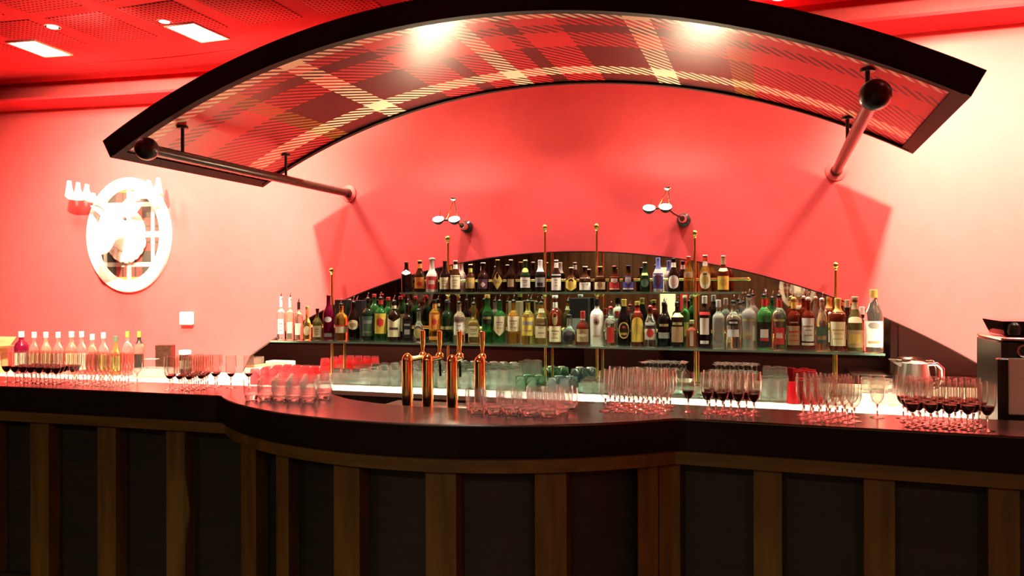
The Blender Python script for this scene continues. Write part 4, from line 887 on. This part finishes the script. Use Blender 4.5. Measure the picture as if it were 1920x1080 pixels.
for px, lb in ((356, 'white paper napkin stack by the dark jar'), (326, 'white paper napkin stack by the garnish tray')):
    p = hit_z(px, 712, ZK)
    tag(MB().bbox((-.06, -.06, 0), (.06, .06, .05), .004).build('napkin_stack', 'white_gloss'), lb, 'napkins').location = (p.x+.10, 1.86, ZK+.0005)
# small white box on the wall
a = hit_y(348.5, 597, wall_y(-3.6))
t = thing('wall_sensor', 'small white plastic box fixed to the red wall above the back counter', 'sensor', (a.x, wall_y(a.x), a.z), wall_rot(a.x))
MB().bbox((-.058, -.045, -.055), (.058, 0, .055), .006).build('housing', 'white_gloss', t)
MB().bbox((-.035, -.049, -.03), (.035, -.045, .01), .002).build('lens', 'l_silver', t)

# ------------------------------------------------------------------ right end: jug, coffee machine, work counter
p = hit_z(1716, 752, ZK); pt = hit_y(1714, 674, p.y+.02)
t = thing('steel_jug', 'brushed steel lidded jug with curved handle beside the coffee machine', 'jug', (pt.x, p.y+.02, ZK+.0005), .15); h = pt.z-ZK
q = 1.3
MB().lathe([(a_*q, b_) for a_, b_ in ((.072, 0), (.078, .006), (.080, .03), (.072, h*.5), (.062, h*.85), (.060, h*.92), (.057, h*.92), (.059, h*.8), (.001, h*.79))], 30, cap=False).build('body', 'steel', t)
MB().lathe([(a_*q, b_) for a_, b_ in ((.060, h*.92), (.062, h*.94), (.050, h*.985), (.012, h))], 30).build('lid', 'chrome', t)
MB().loft([[(-.055*q, -.018, h*.80), (-.055*q, .018, h*.80), (-.058*q, .018, h*.92), (-.058*q, -.018, h*.92)], [(-.088*q, -.006, h*.90), (-.088*q, .006, h*.90), (-.092*q, .006, h*.93), (-.092*q, -.006, h*.93)]]).build('spout', 'steel', t)
MB().tube([(.058*q, 0, h*.88), (.10*q, 0, h*.90), (.125*q, 0, h*.78), (.125*q, 0, h*.50), (.10*q, 0, h*.30), (.074*q, 0, h*.26)], [.010, .012, .014, .014, .012, .010], 12).build('handle', 'chrome', t)
wc = thing('work_counter', 'dark under-counter unit behind the bar carrying the coffee machine', 'counter', (0, 0, 0))
MB().bbox((2.02, .47, 0), (3.35, 1.08, .86), .004).build('cabinet', 'dark_cabinet', wc)
MB().bbox((2.0, .45, .86), (3.37, 1.10, .90), .004).build('worktop', 'dark_cabinet', wc)
cmY = .62
def X(px, y, py=650): return hit_y(px, py, y).x
def Z(py, y, px=1880): return hit_y(px, py, y).z
cmz = .9005; yF = .55
x0 = X(1838, .95); 
cm = thing('coffee_machine', 'large black and silver espresso machine with chrome dial at the bar end', 'coffee machine', (x0, 0, cmz))
def cb_(lo, hi, nm, mt, par=None, b=.006): return MB().bbox((lo[0]-x0, lo[1], lo[2]-cmz), (hi[0]-x0, hi[1], hi[2]-cmz), b).build(nm, mt, par or cm)
xe = x0+.75
zt = Z(632, .95)
cb_((x0, .60, cmz), (x0+.06, 1.02, zt), 'side_panel', 'black_satin')
cb_((xe-.06, .60, cmz), (xe, 1.02, zt), 'side_panel', 'black_satin')
cb_((x0+.06, .80, cmz), (xe-.06, 1.0, zt), 'back_housing', 'dark_cabinet')
cb_((x0+.0, .60, zt), (xe, 1.02, zt+.018), 'top_plate', 'chrome')
xf = X(1871, yF); zf = Z(672, yF)
cb_((xf, yF, cmz), (xf+.52, .60, zf), 'front_block', 'black_satin')
wp = cb_((X(1890, yF), yF-.010, Z(777, yF)), (xf+.47, yF, zf+.004), 'white_panel', 'white_gloss', None, .004)
for zz in (708, 723):
    z_ = Z(zz, yF); MB().box((X(1906, yF)-x0, yF-.0112, z_-cmz-.001), (X(1906, yF)-x0+.07, yF-.010, z_-cmz+.001)).build('printed_line', 'l_silver', wp, smooth=False)
cb_((X(1896, .62), .62, zf), (xe-.08, .80, zt), 'control_panel', 'black_satin')
cx_, cz_ = X(1918, .62), Z(657, .62)
dl = MB().tube([(cx_-x0, .62, cz_-cmz), (cx_-x0, .600, cz_-cmz)], [.026, .026], 24).build('dial', 'chrome', cm)
MB().tube([(cx_-x0, .600, cz_-cmz), (cx_-x0, .598, cz_-cmz)], [.019, .019], 24).build('dial_face', 'black_satin', dl)
m = MB(); zl, zh = zt+.020, Z(600, .80)
xa, xb = X(1862, .8, 600), X(1872, .8, 625)
m.loft([[(xb-x0, .70, zl-cmz), (xe-.05-x0, .70, zl-cmz), (xe-.05-x0, .95, zl-cmz), (xb-x0, .95, zl-cmz)], [(xa-x0, .66, zh-cmz), (xe-.02-x0, .66, zh-cmz), (xe-.02-x0, .99, zh-cmz), (xa-x0, .99, zh-cmz)]])
hp = m.build('bean_hopper', 'g_dark', cm)
MB().lathe([(.02, 0), (.024, .01), (.022, .04), (.012, .05)], 16, (X(1902, .66)-x0, .665, zl-cmz+.006)).build('knob', 'black_satin', hp)

# ------------------------------------------------------------------ wall lamps
def wall_lamp(px, py, heads, apex, label):
    a = hit_y(px, py, 2.46); yw = wall_y(a.x); a = hit_y(px, py, yw-.05)
    t = thing('wall_lamp', label, 'wall lamp', (a.x, yw, a.z))
    L = lambda q, y: (lambda p_: Vector((p_.x-a.x, p_.y-yw, p_.z-a.z)))(hit_y(q[0], q[1], y))
    MB().tube([(0, 0, 0), (0, -.03, 0), (0, -.045, 0)], [.046, .046, .030], 24).build('wall_base', 'black_satin', t)
    MB().tube([(0, -.04, 0), (0, -.10, .004), (0, -.115, .004)], [.027, .027, .018], 20).build('chrome_cup', 'chrome', t)
    yh = yw-.33
    hs = [L(q, yh) for q in heads]; ap = L(apex, yh+.02)
    elbow = Vector((0, -.108, .006)); mid = (hs[0]+hs[1])/2
    MB().tube([elbow, (elbow+hs[1])/2+Vector((0, 0, -.005)), hs[1]+Vector((.02, .01, -.012))], .0055, 8).build('arm', 'black_satin', t)
    MB().tube([hs[0], hs[1]], .006, 8).build('cross_bar', 'black_satin', t)
    MB().tube([ap, mid], .0035, 8).build('stay', 'brass', t); MB().tube([ap, hs[1]+Vector((.03, 0, .0))], .0035, 8).build('stay', 'rod_brown', t)
    MB().lathe([(.012, -.016), (.026, -.006), (.030, .002), (.030, .006), (.001, .007)], 18, tuple(ap)).build('counterweight', 'chrome', t)
    for h_ in hs:
        ax = Vector((0.10, -.55, .83)).normalized()
        hd = MB().tube([h_-ax*.028, h_-ax*.012, h_+ax*.004, h_+ax*.010], [.018, .036, .043, .043], 22).build('lamp_head', 'black_satin', t)
        MB().tube([h_+ax*.0102, h_+ax*.0122], [.038, .036], 22).build('bulb_glass', 'lamp_warm', hd)
        MB().tube([h_+ax*.012+Vector((.012, 0, .012)), h_+ax*.012+Vector((.018, 0, .055))], .003, 6).build('pin', 'brass', hd)
        wp_ = Vector((a.x, yw, a.z))+h_+ax*.03
        aim = wp_+Vector((0, -.36, .93))
        l = lamp('lamp_light', 'SPOT', wp_, aim, LAMP_W, (1, .80, .50), size=.03, angle=168, blend=.15)
        l.parent = t; l.matrix_parent_inverse = Matrix.Translation(-Vector(t.location))
wall_lamp(872, 425, ((822, 413), (852, 413)), (851, 373), 'twin-headed wall lamp above the shelf on the plaque side')
wall_lamp(1281, 412, ((1217, 392), (1248, 390)), (1252, 353), 'twin-headed wall lamp above the shelf on the coffee machine side')

# ------------------------------------------------------------------ moose plaques
def plaque(cx, cy, cz, rx, rz_, rot, label, detail=True):
    t = thing('moose_plaque', label, 'plaque', (cx, cy, cz), rot)
    n = 48
    def ell(a, b, y): return [(a*math.cos(2*math.pi*i/n), y, b*math.sin(2*math.pi*i/n)) for i in range(n)]
    fw = .105
    m = MB(); prof = [(0, 0), (0, -.030), (.012, -.042), (.06, -.048), (fw-.012, -.040), (fw, -.028), (fw, 0)]
    m.loft([ell(rx-o, rz_-o, y) for o, y in prof], cap=False, close=True); m.build('oval_frame', 'white_plaster', t)
    m = MB(); m.loft([ell(rx-fw+.01, rz_-fw+.01, -.004), ell(rx-fw+.01, rz_-fw+.01, -.016)]); m.build('tartan_back', 'tartan_plaque', t, uv=lambda c: (c.x*.95, c.z*.85))
    # head: one continuous skin, neck to muzzle
    s = 1.0
    sec = [((0, -.016, .02), .165, .20), ((0, -.07, .035), .155, .185), ((0, -.13, .06), .135, .16), ((0, -.18, .09), .130, .145), ((0, -.23, .07), .118, .125), ((0, -.27, .02), .100, .105), ((0, -.305, -.04), .088, .088), ((0, -.335, -.09), .092, .080), ((0, -.36, -.125), .086, .068), ((0, -.375, -.145), .055, .045)]
    m = MB(); rings = []
    for i, (c, a, b) in enumerate(sec):
        rg = []
        tilt = min(i/6, 1.0)*.55
        for j in range(24):
            th = 2*math.pi*j/24; u, v = a*math.cos(th), b*math.sin(th)
            if v < 0 and i < 3: v *= 1.05+.10*math.sin(j*2.6)
            rg.append((c[0]+u, c[1]+v*math.sin(tilt)*-1.0*.6, c[2]+v*math.cos(tilt)))
        rings.append(rg)
    m.loft(rings); hd = m.build('head', 'white_plaster', t)
    for s in (-1, 1):
        MB().loft([[(s*(.09+.012*q), -.19-.01*q, .20+.01*q) for q in (0, 1, 1, 0)][:0] or
                   [(s*.085, -.17, .17), (s*.12, -.20, .15), (s*.115, -.17, .12), (s*.08, -.15, .14)],
                   [(s*.15, -.17, .24), (s*.19, -.20, .20), (s*.18, -.165, .16), (s*.14, -.15, .20)], [(s*.235, -.17, .25), (s*.245, -.18, .24), (s*.24, -.165, .235), (s*.23, -.16, .245)]]).build('ear', 'white_plaster', hd)
        MB().sphere((s*.112, -.215, .12), .018, 12, 8).build('eye', 'print_dark', hd)
        MB().sphere((s*.035, -.372, -.115), .014, 10, 8).build('nostril', 'l_grey', hd)
        # antler: beam and palm with upright tines
        beam = MB().tube([(s*.06, -.19, .21), (s*.13, -.20, .26), (s*.18, -.21, .285), (s*.24, -.21, .30)], [.026, .026, .028, .032], 12)
        an = beam.build('antler', 'white_plaster', t)
        palm = [(.26, .225), (.36, .205), (.50, .20), (.62, .215), (.68, .255), (.665, .33), (.645, .43), (.63, .44), (.615, .36), (.59, .285), (.55, .275), (.53, .33), (.515, .41), (.50, .415), (.49, .34), (.465, .285), (.42, .28), (.40, .33), (.385, .39), (.37, .39), (.365, .33), (.345, .285), (.28, .285)]
        f_ = [(s*x_*.67, -.225, .285+(z_-.2)*.72) for x_, z_ in palm]; b2 = [(s*x_*.67, -.190, .285+(z_-.2)*.72) for x_, z_ in palm]; mm = MB()
        mm.loft([f_, b2]); mm.build('antler_palm', 'white_plaster', an)
    mm = MB()
    for i in range(9):
        a_ = math.radians(200+i*17.5); x_, z_ = .155*math.cos(a_), -.01+.175*math.sin(a_)
        mm.sphere((x_, -.05, z_), .042, 12, 8, (1, .9, 1.5))
    mm.build('mane', 'white_plaster', hd)
    return t
pl = [hit_y(px, py, wall_y(-4.0)) for px, py in ((168, 440), (318, 440), (243, 333), (243, 548))]
pcx = (pl[0].x+pl[1].x)/2; prx = (pl[1].x-pl[0].x)/2; pcz = (pl[2].z+pl[3].z)/2; prz = (pl[2].z-pl[3].z)/2
plaque(pcx, wall_y(pcx), pcz, prx*.94, prz, wall_rot(pcx), 'white oval moose head plaque with tartan back on the red wall')
def mirrored(px, py):   # where the mirror sends the view of this pixel on the far wall
    v = ray(px, py); t_ = (W0-.006-CAM.y)/v.y; p_ = CAM+v*t_; v2 = Vector((v.x, -v.y, v.z)); return p_+v2*((YB+.06-p_.y)/v2.y)
for (px, py), lb in (((1495, 540), 'moose plaque on the dark far wall, seen in the mirror on the jug side'), ((786, 548), 'moose plaque on the dark far wall, seen in the mirror below the beer bottles')):
    p = mirrored(px, py); plaque(p.x, YB+.031, p.z, .43, .54, math.pi, lb)
p = mirrored(1252, 545)
t = thing('lit_doorway', 'narrow warm lit doorway in the dark far wall, seen in the mirror', 'doorway', (p.x, YB, 0))
MB().bbox((-.20, .03, .05), (.20, .05, 2.15), .004).build('lit_pane', 'lit_door', t)
MB().bbox((-.26, .03, 0), (-.20, .07, 2.22), .004).build('jamb', 'panel_wood', t); MB().bbox((.20, .03, 0), (.26, .07, 2.22), .004).build('jamb', 'panel_wood', t)
MB().bbox((-.26, .03, 2.15), (.26, .07, 2.22), .004).build('lintel', 'panel_wood', t)
t = thing('wall_banner', 'narrow red hanging banner on the far wall beside the lit doorway', 'banner', (p.x+.42, YB, 1.0))
MB().bbox((-.10, .03, -.4), (.10, .04, 1.5), .002).build('cloth', 'banner_red', t)
MB().tube([(-.13, .035, 1.5), (.13, .035, 1.5)], .012, 10).build('pole', 'brass', t)
